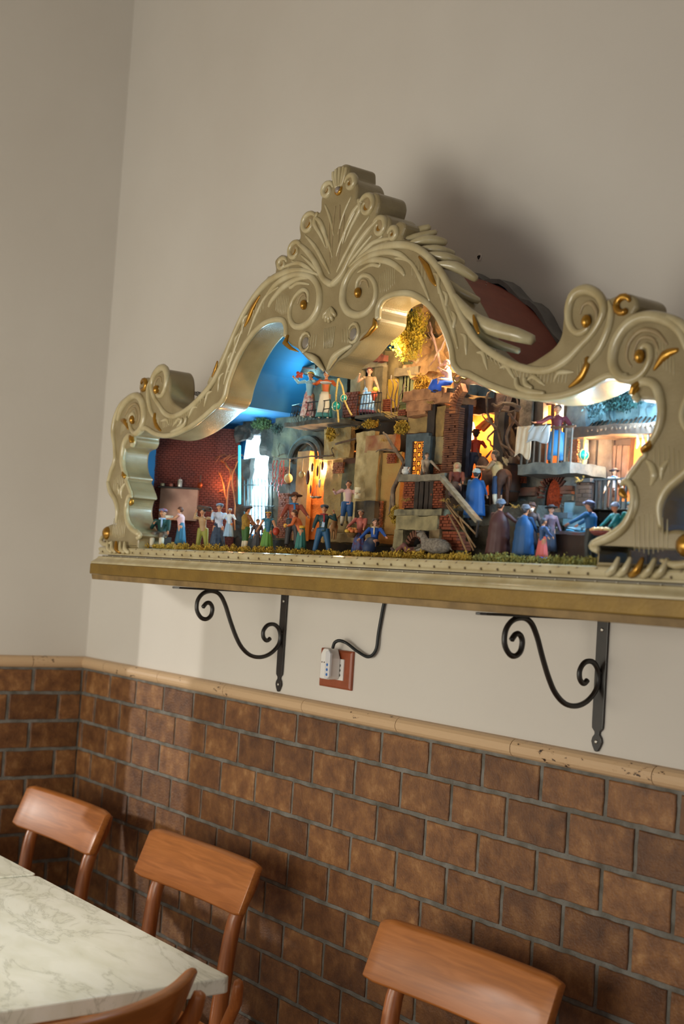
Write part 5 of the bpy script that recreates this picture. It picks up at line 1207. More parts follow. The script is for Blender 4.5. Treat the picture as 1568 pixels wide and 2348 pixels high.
# ================================================================ clay figurines
def skin_hands(mb, hand, d, s):
    """four fingers and a thumb at the end of a forearm"""
    d = d.normalized(); a = d.orthogonal().normalized(); b_ = d.cross(a)
    for i in range(4):
        o = a*((i-1.5)*.0085*s); L = (.036, .042, .040, .031)[i]*s
        p0 = hand+o; p1 = p0+d*L*.55+b_*.003*s; p2 = p0+d*L+b_*.012*s
        mb.tube([p0, p1, p2], [.0052*s, .0046*s, .0036*s], n=5)
    mb.tube([hand-d*.012*s, hand+a*.018*s+d*.004*s, hand+a*.022*s+d*.020*s], [.006*s, .005*s, .0036*s], n=5)
FIG = []
def figurine(label, x, yt, yf, Y, head=50, skin='#c98f6a', hair='#3a2418', hat=None, hatc='#5a3a24', top='#3a5a8a', low='#2a3a5a', kind='trousers', L=(-.20, -.05, .42), R=(.20, -.05, .42),
             apron=None, vest=None, scarf=None, cape=None, belt=None, lean=0.0, turn=0.0, seated=False, sleeve='long', shoes='#2a1d16', hem=None, group=None, gap=.055, lie=False, H=None):
    base = P(x, yf, Y); Ht = (P(x, yt, Y).z-base.z) if H is None else H
    if seated: Ht = Ht/.78
    t = thing('figurine', tuple(base), label, 'figurine', group, rz=math.radians(head)); t.scale = (1.24, 1.24, 1)
    s = Ht; V = lambda *a: Vector(a)*s
    st = math.sin(lean); hipz = .50 if not seated else .29
    dz = 0 if not seated else -.21
    hip = V(0, 0, hipz); neck = V(0, -.34*st, .83+dz-.05*abs(st)); chest = hip.lerp(neck, .68)
    hd = neck+V(0, -.03*st-.005, .085)
    sk = mat(skin, .55, '#b07a58', 260); vox = s*.0115
    # body
    mb = MB()
    mb.tube([hip, hip.lerp(neck, .35), chest, neck+V(0, 0, -.02)], [.075*s, .066*s, .083*s, .035*s], n=10, fl=.72)
    mb.tube([neck-V(0, 0, .03), hd], [.030*s, .028*s], n=8)
    mb.ball(tuple(hd+V(0, 0, .012)), .060*s, (.80, .90, 1.22), n=12, m_=9)
    fw = Matrix.Rotation(turn, 3, 'Z') @ Vector((0, -1, 0)); sd = Vector((-fw.y, fw.x, 0))
    mb.tube([hd+fw*.050*s+V(0, 0, .014), hd+fw*.068*s+V(0, 0, -.006)], [.008*s, .011*s], n=6)
    mb.ball(tuple(hd+fw*.030*s+V(0, 0, -.036)), .026*s, n=8, m_=6)
    for sg in (-1, 1): mb.ball(tuple(hd+sd*sg*.050*s), .013*s, (.6, .8, 1.2), n=6, m_=5)
    legs = []
    for sg in (-1, 1):
        if seated: kn = V(sg*.07, -.23, .29); ft = V(sg*.075, -.25, .02)
        else: kn = V(sg*(.045+gap*.3), -.02 if sg > 0 else .01, .27); ft = V(sg*(.04+gap*.6), .0 if sg > 0 else .03, .02)
        hp = hip+V(sg*.042, 0, 0); legs.append((hp, kn, ft))
        mb.tube([hp, hp.lerp(kn, .5), kn, kn.lerp(ft, .4), ft+V(0, 0, .02)], [.056*s, .050*s, .036*s, .036*s, .022*s], n=8)
        mb.tube([ft+V(0, .012, 0), ft+V(0, -.055, -.004)], [.022*s, .019*s], n=7, fl=.8)
    arms = []
    for sg, hnd in ((-1, L), (1, R)):
        sh = neck+V(sg*.092, .005, -.045); h_ = Vector(hnd)*s+V(0, 0, dz)
        mid = sh.lerp(h_, .5); reach = (h_-sh).length; bend = max(.0, .32*s-reach)*.75+.01*s
        el = mid+Vector((sg*.45, .35, -.8)).normalized()*bend
        arms.append((sh, el, h_))
        mb.tube([sh, sh.lerp(el, .5), el, el.lerp(h_, .55), h_], [.031*s, .029*s, .024*s, .021*s, .014*s], n=8)
        mb.ball(tuple(h_), .020*s, (1, .8, 1.1), n=8, m_=6)
    body = mb.build('body', sk, t, smooth=True, remesh=vox)
    mb = MB()
    for sh, el, h_ in arms: skin_hands(mb, h_+(h_-el).normalized()*.012*s, h_-el, s)
    mb.build('fingers', sk, t, smooth=True)
    # face paint
    mb = MB()
    for sg in (-1, 1): mb.ball(tuple(hd+fw*.0535*s+sd*sg*.020*s+V(0, 0, .018)), .0062*s, n=6, m_=4)
    mb.build('eyes', mat('#1a1210', .3), t)
    mb = MB(); c = hd+fw*.054*s+V(0, 0, -.028); mb.tube([c-sd*.013*s, c+fw*.003*s, c+sd*.013*s], .0042*s, n=5); mb.build('mouth', mat('#7a2c22', .5), t)
    # hair
    if hair:
        mb = MB(); mb.ball(tuple(hd-fw*.012*s+V(0, 0, .030)), .061*s, (.92, 1.0, 1.02), n=12, m_=8)
        mb.ball(tuple(hd-fw*.030*s+V(0, 0, -.002)), .050*s, (.9, .9, 1.1), n=10, m_=7)
        if kind == 'skirt': mb.ball(tuple(hd-fw*.060*s+V(0, 0, .012)), .026*s, n=8, m_=6)
        mb.build('hair', mat(hair, .6, '#241812', 300), t, smooth=True)
    # clothes
    tc = mat(top, .6, None) if not isinstance(top, tuple) else mat(top[0], .6, top[1], 160)
    lc = mat(low, .6, None) if not isinstance(low, tuple) else mat(low[0], .6, low[1], 160)
    mb = MB(); k = 1.18
    mb.tube([hip-V(0, 0, .03), hip.lerp(neck, .30), chest, neck+V(0, 0, -.035), neck-V(0, 0, .012)], [.084*s, .078*s, .096*s, .072*s, .036*s], n=12, fl=.76)
    for sh, el, h_ in arms:
        if sleeve == 'long': mb.tube([sh, sh.lerp(el, .5), el, el.lerp(h_, .8)], [.041*s, .038*s, .033*s, .027*s], n=8)
        elif sleeve == 'short': mb.tube([sh, el.lerp(sh, .15), el], [.043*s, .040*s, .034*s], n=8)
        else: mb.ball(tuple(sh), .040*s, n=8, m_=6)
    mb.build('jacket' if kind == 'trousers' else 'blouse', tc, t, remesh=vox)
    if kind == 'skirt':
        mb = MB(); top_z = hipz+.085
        if seated:
            mb.tube([V(0, .02, .28), V(0, -.12, .27), V(0, -.24, .22), V(0, -.27, .06)], [.105*s, .12*s, .12*s, .13*s], n=14, fl=.8)
        else: mb.lathe([(.062*s, top_z*s), (.082*s, hipz*s), (.105*s, .34*s), (.125*s, .18*s), (.142*s, .035*s), (.135*s, .03*s)], n=54, sy=.82, fold=.055, nf=9)
        mb.build('skirt', lc, t, smooth=True)
        if hem:
            mb = MB(); mb.lathe([(.140*s, .085*s), (.147*s, .030*s), (.142*s, .028*s)], n=54, sy=.82, fold=.055, nf=9); mb.build('skirt_hem', mat(hem, .6), t, smooth=True)
    else:
        mb = MB()
        for hp, kn, ft in legs:
            e = kn.lerp(ft, .86 if kind == 'trousers' else .25)
            mb.tube([hp+V(0, 0, .02), hp.lerp(kn, .5), kn, e], [.066*s, .060*s, .048*s, .042*s], n=9)
        mb.tube([hip+V(0, 0, .03), hip-V(0, 0, .03)], [.083*s, .080*s], n=10, fl=.8)
        mb.build('trousers', lc, t, remesh=vox)
        if kind == 'breeches':
            mb = MB()
            for hp, kn, ft in legs: mb.tube([kn.lerp(ft, .2), kn.lerp(ft, .5), ft+V(0, 0, .02)], [.040*s, .040*s, .028*s], n=8)
            mb.build('stockings', mat('#cfc4ac', .6), t, smooth=True)
    mb = MB()
    for hp, kn, ft in legs: mb.tube([ft+V(0, .022, 0), ft+V(0, -.02, .004), ft+V(0, -.066, -.005)], [.027*s, .027*s, .020*s], n=8, fl=.8)
    mb.build('shoes', mat(shoes, .5), t, smooth=True)
    if apron:
        mb = MB(); n = 8; vs = []; fs = []
        for j in range(6):
            r = rad_at([.092, .112, .128, .140, .150, .154], j/5)*s; z = (hipz+.05-(hipz-.06)*j/5)*s
            for i in range(n+1):
                a = -PI/2+(i/n-.5)*1.5; vs.append((r*math.cos(a), r*.84*math.sin(a)-.003*s, z))
        for j in range(5):
            for i in range(n): fs.append((j*(n+1)+i, j*(n+1)+i+1, (j+1)*(n+1)+i+1, (j+1)*(n+1)+i))
        mb.add(vs, fs); o = mb.build('apron', mat(apron, .7), t, smooth=True); q = o.modifiers.new('thick', 'SOLIDIFY'); q.thickness = .0008
    if vest:
        mb = MB(); mb.tube([hip+V(0, .008, .0), hip.lerp(neck, .30)+V(0, .008, 0), chest+V(0, .008, 0), neck+V(0, .01, -.04)], [.088*s, .084*s, .101*s, .070*s], n=12, fl=.78); mb.build('waistcoat', mat(vest, .65, None), t, remesh=vox)
    if belt: mb = MB(); mb.lathe([(.090*s, (hipz+.035)*s), (.092*s, (hipz+.06)*s), (.088*s, (hipz+.10)*s)], n=16, sy=.8); mb.build('sash', mat(belt, .6), t, smooth=True)
    if scarf:
        mb = MB(); mb.tube([neck+Vector((.050*math.cos(a), .045*math.sin(a), -.022))*s for a in [i*PI/5 for i in range(11)]], .019*s, n=6, caps=False); mb.tube([neck+V(.0, -.055, -.02), neck+V(.01, -.085, -.10), neck+V(.012, -.088, -.18)], [.020*s, .022*s, .016*s], n=6, fl=.5); mb.build('scarf', mat(scarf, .7), t, smooth=True)
    if cape:
        mb = MB(); n = 26; vs = []; fs = []; m_ = 12
        for j in range(m_+1):
            v = j/m_; z = neck.z-.015*s-(neck.z-.10*s)*v; r = (.055+.075*min(1, v*4)**.6+.045*v)*s
            for i in range(n+1):
                a = PI/2+(i/n-.5)*PI*1.35; rr = r*(1+.05*math.sin(i*1.9+v*2)*v)+(.012*s*math.sin(v*26+abs(i-n/2)*.5) if .15 < v < .7 else 0)*.5
                vs.append((rr*math.cos(a), rr*.80*math.sin(a)+neck.y*(1-v), z+.02*s*math.cos((i/n-.5)*6)*(v < .6)))
        for j in range(m_):
            for i in range(n): fs.append((j*(n+1)+i, j*(n+1)+i+1, (j+1)*(n+1)+i+1, (j+1)*(n+1)+i))
        mb.add(vs, fs); o = mb.build('cape', mat(cape, .55, None), t, smooth=True); q = o.modifiers.new('thick', 'SOLIDIFY'); q.thickness = .0012
    tp = hd+V(0, 0, .045)
    if hat:
        hm = mat(hatc, .65, None) if not isinstance(hatc, tuple) else mat(hatc[0], .65, hatc[1], 200)
        mb = MB(); Mh = Matrix.Translation(tp) @ Matrix.Rotation(-.18, 4, 'X')
        if hat == 'brim': mb.lathe([(.058*s, -.004*s), (.115*s, .000*s), (.118*s, .008*s), (.060*s, .012*s), (.056*s, .045*s), (.040*s, .066*s), (.01*s, .070*s)], n=18, M=Mh)
        elif hat == 'cap': mb.lathe([(.062*s, -.012*s), (.070*s, .010*s), (.062*s, .032*s), (.03*s, .046*s)], n=16, M=Mh); mb.tube([Mh @ V(0, -.045, 0), Mh @ V(0, -.095, -.01)], [.04*s, .03*s], n=8, fl=.22)
        elif hat == 'turban':
            for i in range(3): mb.tube([Mh @ Vector((.055*math.cos(a), .058*math.sin(a), .004+i*.020+.008*math.sin(a*2+i)))*s for a in [q*PI/7 for q in range(15)]] if False else [Mh @ (Vector((.052*math.cos(a)*(1-i*.2), .055*math.sin(a)*(1-i*.2), .002+i*.022+.006*math.sin(a*2+i)))*s) for a in [q*PI/7 for q in range(15)]], .022*s, n=7, caps=False)
            mb.ball(tuple(Mh @ V(0, 0, .03)), .045*s, n=10, m_=6)
        elif hat == 'band': mb.tube([Mh @ (Vector((.057*math.cos(a), .060*math.sin(a), -.004))*s) for a in [q*PI/8 for q in range(17)]], .011*s, n=6, caps=False)
        elif hat == 'veil':
            mb.ball(tuple(hd+V(0, .014, .018)), .074*s, (.95, .95, 1.05), n=14, m_=9)
            mb.tube([hd+V(0, .02, .0), neck+V(0, .02, -.03), neck+V(0, .03, -.16)], [.066*s, .085*s, .105*s], n=12, fl=.8)
        mb.build({'brim': 'hat', 'cap': 'cap', 'turban': 'turban', 'band': 'headband', 'veil': 'veil'}[hat], hm, t, smooth=True)
        if hat == 'veil':
            mb = MB(); mb.ball(tuple(hd+fw*.034*s+V(0, 0, -.002)), .052*s, (.8, .9, 1.1), n=12, m_=8); mb.build('face', sk, t, smooth=True)
    t['H_'] = s; del t['H_']
    FIG.append((t, s, arms, hd)); return t, s, arms, hd, neck
def held(mb, name, fig, mt, label, cat, at, **k):
    """a thing carried by a figure: its own top-level object, placed in the figure's frame"""
    t = fig[0]; Mw = Matrix.Translation(t.location) @ Matrix.Rotation(t.rotation_euler.z, 4, 'Z')
    p = Mw @ Vector((at[0]*1.24, at[1]*1.24, at[2])); o = mb.build(name, mt, None, smooth=True, loc=p, rot=(0, 0, t.rotation_euler.z)); return tag(o, label, cat)
up = lambda a, b_: (a, b_)
YB = -.212
# --- front row, left to right
f = figurine('seated boy figurine in a dark teal jacket and red-blue cap, at the far left', 368, 1168, 1262, YB, 45, hair='#6a4030', hat='cap', hatc=('#b03a30', '#2f7fa0'), top='#17423f', low='#6a5a4a', kind='breeches', seated=True, L=(-.10, -.10, .72), R=(.17, -.26, .55), vest=None, scarf='#9fb8d8')
mb = MB(); c = P(368, 1262, YB); z = .29*f[1]; mb.box(c.x-.012, c.x+.014, c.y-.004, c.y+.02, c.z-.002, c.z+z-.004); tag(mb.build('wooden_stool', M_darkwood, bevel=.001), 'dark wooden stool under the seated boy at the far left', 'stool')
mb = MB(); mb.rough(.742, .775, -.19, -.16, GZ, GZ+.020, amp=.001, cell=.008); tag(mb.build('low_table', mat('#a8742a', .7)), 'low golden-brown bench between the seated boy and the woman with plates', 'bench')
f = figurine('woman figurine in a pink top and blue-green skirt carrying plates, back half turned', 413, 1162, 1250, YB+.006, -50, skin='#d29a7c', hair='#7a4630', top='#c89a9a', low='#1c5a78', kind='skirt', L=(-.12, -.26, .66), R=(.12, -.26, .66), sleeve='none', lean=.15)
for i in range(3):
    mb = MB(); r = .010; mb.lathe([(r*.5, 0), (r, .0015), (r*1.02, .0022)], n=16); held(mb, 'plate', f, mat('#e4e4dc', .3), ('lowest', 'middle', 'uppermost')[i]+' white plate in the stack carried by the woman in pink', 'plate', (0, -.29*f[1], .675*f[1]+i*.0022))
f = figurine('man figurine in a beige shirt and yellow-green trousers with a bundle on his shoulder', 462, 1166, 1262, YB, 40, hair='#4a3020', top='#a88a66', low='#8a8a3a', L=(-.13, -.08, .92), R=(.16, .0, .93), lean=.25, gap=.1)
for i in range(7):
    mb = MB(); a = i*.9; mb.tube([(-.018, math.cos(a)*.004, math.sin(a)*.0035), (.020, math.cos(a)*.004, math.sin(a)*.0035)], .0024, n=6)
    o = held(mb, 'firewood_log', f, mat('#6a4c3c', .8, '#3e2c24', 90), 'brown log in the bundle on the shoulder of the man in the beige shirt', 'log', (0, -.02*f[1], 1.0*f[1])); o['group'] = 'logs in the shoulder bundle'; o.rotation_euler = (0, .1, .2)
f = figurine('woman figurine in a cap and bluish white blouse with a dark skirt', 497, 1155, 1258, YB+.004, 60, hair='#5a4a44', hat='cap', hatc='#7c8ca4', top='#b8c4dc', low=('#1c2c44', '#2c4460'), kind='skirt', L=(-.12, -.22, .60), R=(.16, -.18, .62))
f = figurine('small child figurine in white and pale blue held up beside the white-capped woman', 523, 1166, 1232, YB+.012, 40, hair='#dfe4ea', top='#c8d8e8', low='#8fb0d0', kind='skirt', L=(-.18, -.1, .62), R=(.18, -.1, .62))
f = figurine('man figurine in a golden fleece waistcoat and green breeches, seen from the back', 560, 1160, 1262, YB+.002, 175, hair='#3a3434', hat='cap', hatc='#4c5462', top='#7a4a2c', vest=None, low='#2f5a24', kind='breeches', L=(-.16, -.14, .55), R=(.14, -.2, .60), cape=None, shoes='#8a5a40')
t_ = f[0]; mb = MB(); s = f[1]; mb.tube([(0, .004*s, .47*s), (0, .004*s, .60*s), (0, .006*s, .74*s), (0, .004*s, .80*s)], [.094*s, .090*s, .106*s, .07*s], n=12, fl=.82); mb.build('fleece_waistcoat', mat('#b58f3e', .9, '#8a6a28', 300, bump=1, bscale=900), t_, remesh=s*.012)
f = figurine('small child figurine in dark brown standing behind the girl in green', 587, 1190, 1262, YB+.01, 70, hair='#5a3426', top='#4a3a3c', low='#3a3a40', kind='skirt')
f = figurine('girl figurine in a green dress with a blue bodice and yellow hat', 610, 1172, 1262, YB, 40, hair='#6a3a24', hat='band', hatc='#c9a83a', top=('#1e5a78', '#2a6a80'), low='#5a8a3a', kind='skirt', hem='#4a4440', sleeve='none', L=(-.20, -.06, .50), R=(.20, -.08, .52))
f = figurine('tall man figurine in a brown brimmed hat and rusty red jacket, facing the orange doorway', 668, 1132, 1255, YB+.008, 55, turn=.5, hair='#3a2418', hat='brim', hatc='#5a3424', top='#8a3f2c', low='#2c2a2c', scarf='#2f6fa8', L=(-.19, -.12, .52), R=(.22, -.16, .58))
f = figurine('woman figurine in an orange blouse, yellow sash and teal skirt bending forward', 688, 1168, 1262, YB-.008, -35, hair='#6a3f24', top='#c0602c', belt='#d8a838', low='#2f6f68', kind='skirt', lean=.45, L=(-.10, -.30, .56), R=(.13, -.28, .58))
mb = MB(); mb.ball((0, 0, 0), .0042, n=10, m_=7); held(mb, 'yellow_fruit', f, mat('#d8a23a', .5), 'small yellow fruit held by the woman in the orange blouse', 'fruit', (.005*0, -.32*f[1], .58*f[1]))
mb = MB(); mb.ball((0, 0, 0), .0075, (1, 1, 1.2), n=12, m_=8); q = P(633, 1218, YB-.006); tag(mb.build('red_jug', mat('#a83a22', .5), smooth=True, loc=q), 'small round red jug hanging between the green girl and the man in the brown hat', 'jug')
f = figurine('man figurine in a navy jacket with gold buttons, red scarf and grey cap', 737, 1158, 1272, YB-.014, 50, hair='#3a2c24', hat='cap', hatc='#4a4e58', top='#1b3a3c', low='#1f4f74', scarf='#8e2730', L=(-.16, -.04, .50), R=(.16, -.10, .86), gap=.14)
s = f[1]
for i in range(3):
    mb = MB(); mb.ball((-.036*s, -.082*s, (.56+i*.055)*s), .0085*s, (1, .5, 1), n=8, m_=5); mb.build('gold_button', M_gold, f[0], smooth=True)
mb = MB(); mb.prism([(-.026*s, .55*s), (.020*s, .55*s), (.026*s, .66*s), (-.014*s, .66*s)], -.088*s, -.078*s); mb.build('shirt_front', mat('#a9c0d8', .6), f[0])
f = figurine('man figurine in a cream waistcoat with raised hands, before the dark door', 793, 1102, 1206, -.150, 55, turn=-.3, hair='#4a3626', top='#c4a0a0', vest='#cfc09a', low='#1d4f86', kind='breeches', L=(-.26, -.10, .76), R=(.15, -.16, .70))
for i in range(2):
    mb = MB(); mb.box(-.006, .006, -.0014, .0014, 0, .011); held(mb, 'tally_board', f, mat('#d8cfae', .7), ('lower', 'upper')[i]+' cream board held up by the man in the cream waistcoat', 'board', (.16*f[1], -.18*f[1], (.60+.13*i)*f[1]))
f = figurine('woman figurine in a red blouse and blue striped skirt, carrying a basket of fruit', 822, 1168, 1270, YB+.002, 30, hair='#7a6a5a', hat='band', hatc='#8a7a6a', top='#a8584c', low=('#1f4f86', '#5a2a3c'), kind='skirt', L=(-.16, -.22, .58), R=(.15, -.20, .56))
tb = thing('fruit_basket', tuple(P(806, 1222, YB-.024)), 'wicker basket heaped with bread and fruit carried by the woman in red', 'basket')
mb = MB(); mb.lathe([(.006, -.009), (.010, -.002), (.0135, .0)], n=16); mb.build('wicker_bowl', mat('#6a4a24', .85, '#8a6a3a', 400, bump=1, bscale=1200), tb, smooth=True)
for i in range(9):
    a = i*2.4; r = .0095*math.sqrt(i/9); mb = MB(); mb.ball((0, 0, 0), .0046, (1.2, .9, .8), n=8, m_=6)
    tag(mb.build('bread_roll', mat(('#d08a3c', '#c9a23a', '#c4703c')[i % 3], .6), smooth=True, loc=tb.location+Vector((r*math.cos(a), r*math.sin(a), .003+.004*(i < 4))), rot=(0, 0, a)), 'golden bread roll heaped in the wicker basket of the woman in red', 'bread', 'bread rolls in the wicker basket')
f = figurine('woman figurine in a royal blue dress with a cream collar, sitting with open hands', 856, 1190, 1272, YB-.010, 35, turn=.5, skin='#cfa08c', hair='#5e5048', top='#174a9a', low=('#1a2f5a', '#1f2f48'), kind='skirt', seated=True, L=(-.22, -.20, .52), R=(.26, -.16, .60), scarf='#cbb89a')
# sleeping shepherd, hat over his face, and the lying sheep
tb = thing('sleeping_shepherd', tuple(P(930, 1270, -.235)), 'clay figurine of a shepherd in brown lying asleep before the oven', 'figurine')
mb = MB(); mb.tube([(-.030, 0, .003), (-.018, 0, .009), (-.004, -.002, .016), (.004, 0, .006), (.022, 0, .006), (.034, 0, .006)], [.003, .0045, .005, .0065, .0075, .0040], n=8); mb.tube([(.026, -.004, .008), (.016, -.010, .008), (.010, -.010, .004)], .0028, n=7); mb.ball((.042, 0, .008), .0062, n=10, m_=7)
mb.build('body', mat('#6a4038', .7), tb, smooth=True, remesh=.0011)
mb = MB(); mb.lathe([(.0125, 0), (.0128, .001), (.0068, .0016), (.0060, .0062), (.002, .0075)], (0, 0, 0), n=18, M=Matrix.Translation((.043, -.002, .011)) @ Matrix.Rotation(-.3, 4, 'Y')); mb.build('hat', mat('#5c5548', .8), tb, smooth=True)
mb = MB(); mb.tube([(-.034, 0, .004), (-.040, -.001, .010)], [.0034, .003], n=6); mb.build('shoe', mat('#4a3a34', .7), tb, smooth=True)
def beast(label, loc, rz, s, pts, legs, head, mt, name='sheep', ears=True, tail=None, wool=False, snout=None):
    tb = thing(name, tuple(loc), label, name, rz=rz)
    mb = MB(); mb.tube([Vector(p_[:3])*s for p_ in pts], [p_[3]*s for p_ in pts], n=12)
    for l_ in legs: mb.tube([Vector(q)*s for q in l_[0]], [r*s for r in l_[1]], n=8)
    mb.tube([Vector(p_[:3])*s for p_ in head], [p_[3]*s for p_ in head], n=10)
    mb.build('body', mt, tb, smooth=True, remesh=s*.03)
    hv = Vector(head[-1][:3])*s; hp = Vector(head[-2][:3])*s
    mb = MB()
    for sg in (-1, 1): mb.tube([hp+Vector((0, sg*head[-2][3]*s*.8, head[-2][3]*s*.6)), hp+Vector((-.03*s, sg*head[-2][3]*s*1.9, head[-2][3]*s*(.5 if wool else 2.2)))], [.03*s, .012*s], n=6)
    mb.build('ears', mt, tb, smooth=True)
    mb = MB()
    for sg in (-1, 1): mb.ball(tuple(hp.lerp(hv, .35)+Vector((0, sg*head[-2][3]*s*.85, head[-2][3]*s*.35))), .013*s, n=6, m_=4)
    mb.build('eyes', mat('#14100e', .3), tb)
    if tail: mb = MB(); mb.tube([Vector(q)*s for q in tail], [.025*s, .012*s], n=6); mb.build('tail', mt, tb, smooth=True)
    return tb
M_wool = mat('#a3998c', .95, '#6f665c', 300, bump=1, bscale=1500)
beast('grey woolly sheep lying in the moss before the stone oven', P(996, 1268, -.238), 0.15, .075, [(.42, 0, .14, .10), (.25, 0, .16, .17), (0, 0, .17, .18), (-.22, 0, .18, .16), (-.34, 0, .22, .11)], [([(-.25, -.10, .08), (-.40, -.13, .05), (-.46, -.13, .04)], [.05, .04, .035]), ([(.22, -.14, .08), (.10, -.19, .04)], [.06, .035])],
      [(-.30, 0, .24, .10), (-.38, 0, .38, .085), (-.44, 0, .44, .085), (-.56, 0, .40, .045)], M_wool, wool=True, tail=[(.45, 0, .14), (.52, 0, .08)])
beast('tan dog standing behind the man in the navy jacket', P(762, 1238, -.175), -.5, .055, [(-.32, 0, .45, .12), (0, 0, .46, .13), (.28, 0, .48, .15)], [([(x, y, .42), (x+.03, y, .24), (x, y, .02)], [.06, .04, .03]) for x, y in ((-.28, -.08), (-.28, .08), (.26, -.08), (.26, .08))],
      [(.30, 0, .52, .11), (.42, 0, .70, .10), (.48, 0, .74, .10), (.66, 0, .70, .05)], mat('#a3764a', .8), name='dog', tail=[(-.38, 0, .5), (-.52, 0, .66)])
beast('dark brown donkey half hidden behind the man in the blue cape', P(1132, 1160, -.140), PI*.93, .082, [(-.42, 0, .62, .17), (0, 0, .60, .20), (.32, 0, .66, .17)], [([(x, y, .55), (x+.03, y, .30), (x, y, .02)], [.09, .045, .035]) for x, y in ((-.38, -.1), (-.38, .1), (.3, -.1), (.3, .1))],
      [(.34, 0, .72, .14), (.52, 0, .98, .10), (.58, 0, 1.04, .10), (.80, 0, .88, .055)], mat('#5a3826', .8, '#3c2418', 60), name='donkey', tail=[(-.55, 0, .6), (-.60, 0, .3)])
# --- counter, plank and platform
f = figurine('boy figurine in beige leaning on the rough stone counter below the lattice window', 972, 1038, 1120, -.160, 60, turn=.25, skin='#c4a48c', hair='#6a5a44', top=('#b09a80', '#a08a70'), low='#5a4a3c', L=(-.05, -.16, .42), R=(.30, -.14, .52), lean=.3)
tb = thing('white_jug', tuple(P(930, 1089, -.175)), 'small white jug standing at the left end of the stone counter', 'jug')
mb = MB(); mb.lathe([(.0045, 0), (.0078, .004), (.0078, .008), (.0045, .0125), (.0055, .015)], n=14); mb.build('jug_body', mat('#c4c0b8', .4), tb, smooth=True)
mb = MB(); mb.tube([(-.006, 0, .012), (-.011, 0, .010), (-.008, 0, .004)], .0011, n=5); mb.build('handle', mat('#c4c0b8', .4), tb, smooth=True); mb = MB(); mb.tube([(.006, 0, .007), (.011, 0, .014)], [.0016, .001], n=6); mb.build('spout', mat('#c4c0b8', .4), tb, smooth=True)
f = figurine('seated woman figurine in a pale veil and red-brown dress beside the sloping plank', 1044, 1062, 1145, -.175, 45, hat='veil', hatc=('#b8a27c', '#a8926c'), hair=None, top='#7a3c30', low='#4a3a3c', kind='skirt', seated=True, L=(-.10, -.20, .56), R=(.12, -.20, .56))
f = figurine('man figurine in a long blue cape and white turban, seen from behind on the platform', 1086, 1078, 1192, -.190, 215, hair='#2a2a2c', hat='turban', hatc='#9aa8a4', top='#1b4f80', low='#1b3f66', kind='skirt', cape='#16508c', L=(-.16, -.14, .50), R=(.16, -.14, .50))
f = figurine('man figurine in a beige waistcoat and navy breeches lifting his arms by the donkey', 1138, 1032, 1162, -.150, -60, hair='#54442c', top='#8a6a4a', vest='#b59c6c', low='#17375c', kind='breeches', L=(-.12, -.26, .66), R=(.14, -.24, .68), lean=.18, gap=.04)
mb = MB(); s = f[1]; mb.lathe([(.085*s, 0), (.087*s, .006*s), (.045*s, .010*s), (.040*s, .045*s), (.01*s, .05*s)], n=16, M=Matrix.Translation((-.02*s, .075*s, .80*s)) @ Matrix.Rotation(-1.15, 4, 'X')); mb.build('hanging_hat', mat('#6a6044', .8), f[0], smooth=True)
f = figurine('man figurine in a red shirt with a dark hat, standing in the blazing doorway', 1086, 986, 1098, -.095, -120, hair='#2a1a14', hat='turban', hatc='#3a241c', top='#b8361c', low='#2a2c40', L=(-.12, -.16, .80), R=(.18, -.08, .94), lean=.12)
f = figurine('man figurine in a dark brown cape and grey-blue turban, seen from behind', 1140, 1148, 1284, YB-.006, 200, hair='#3a3434', hat='turban', hatc='#5a6a80', top='#4a2c2c', low='#3c2426', kind='skirt', cape='#4a2a2a', L=(-.26, -.16, .62), R=(.16, -.14, .50))
f = figurine('man figurine in a long dark blue cape and grey cap, front row right', 1198, 1160, 1286, YB-.004, 190, hair='#3c3c44', hat='turban', hatc='#56606e', top='#173f66', low='#12304e', kind='skirt', cape='#154a7c', L=(-.16, -.14, .50), R=(.16, -.14, .50))
f = figurine('white-bearded old man figurine behind the dark blue cape', 1214, 1155, 1262, YB+.024, 45, skin='#b08a7a', hair='#4a3a34', hat='turban', hatc='#4a3430', top='#3c3034', low='#2c2830', kind='skirt')
mb = MB(); s = f[1]; hd = f[3]; mb.tube([hd+Vector((0, -.045, -.03))*s, hd+Vector((0, -.06, -.09))*s], [.04*s, .02*s], n=8); mb.build('beard', mat('#c9c4c0', .8), f[0], smooth=True)
f = figurine('girl figurine in a pink dress with a blue hem and blue shawl, seen from behind', 1241, 1188, 1286, YB-.010, 160, hair='#4a5a70', top='#2a4a78', low='#c8605c', kind='skirt', hem='#1f52b0', L=(-.10, -.16, .56), R=(.10, -.16, .56))
f = figurine('woman figurine in a black brimmed hat, turned to the fish stall', 1258, 1160, 1268, YB+.022, 80, skin='#c4a8a0', hair='#2a2a34', hat='brim', hatc='#22242c', top='#5a4a5a', low='#2a3040', kind='skirt')
f = figurine('man figurine in a bright blue jacket reaching both arms out over the fish stall', 1352, 1148, 1286, YB+.002, -70, skin='#b0807a', hair='#3a3c50', hat='cap', hatc='#4a4866', top='#155a92', low='#2c3032', L=(-.22, -.30, .60), R=(.20, -.26, .58), lean=.1)
f = figurine('figurine of a man in teal and a striped turban holding a tray of bread', 1412, 1155, 1270, YB+.006, -20, skin='#a8604a', hair=None, hat='turban', hatc=('#6a82b0', '#a8a8b8'), top='#1c7a86', low='#2a4a5a', L=(-.16, -.24, .50), R=(.14, -.24, .48), lean=.15)
tb = thing('bread_tray', tuple(P(1378, 1222, YB-.024)), 'dark red tray of bread and rolls held out at the lower right', 'tray')
mb = MB(); mb.lathe([(.012, -.004), (.019, .0), (.0205, .003), (.018, .001)], n=18, sy=.6); mb.build('tray_bowl', mat('#6a2a2c', .5), tb, smooth=True)
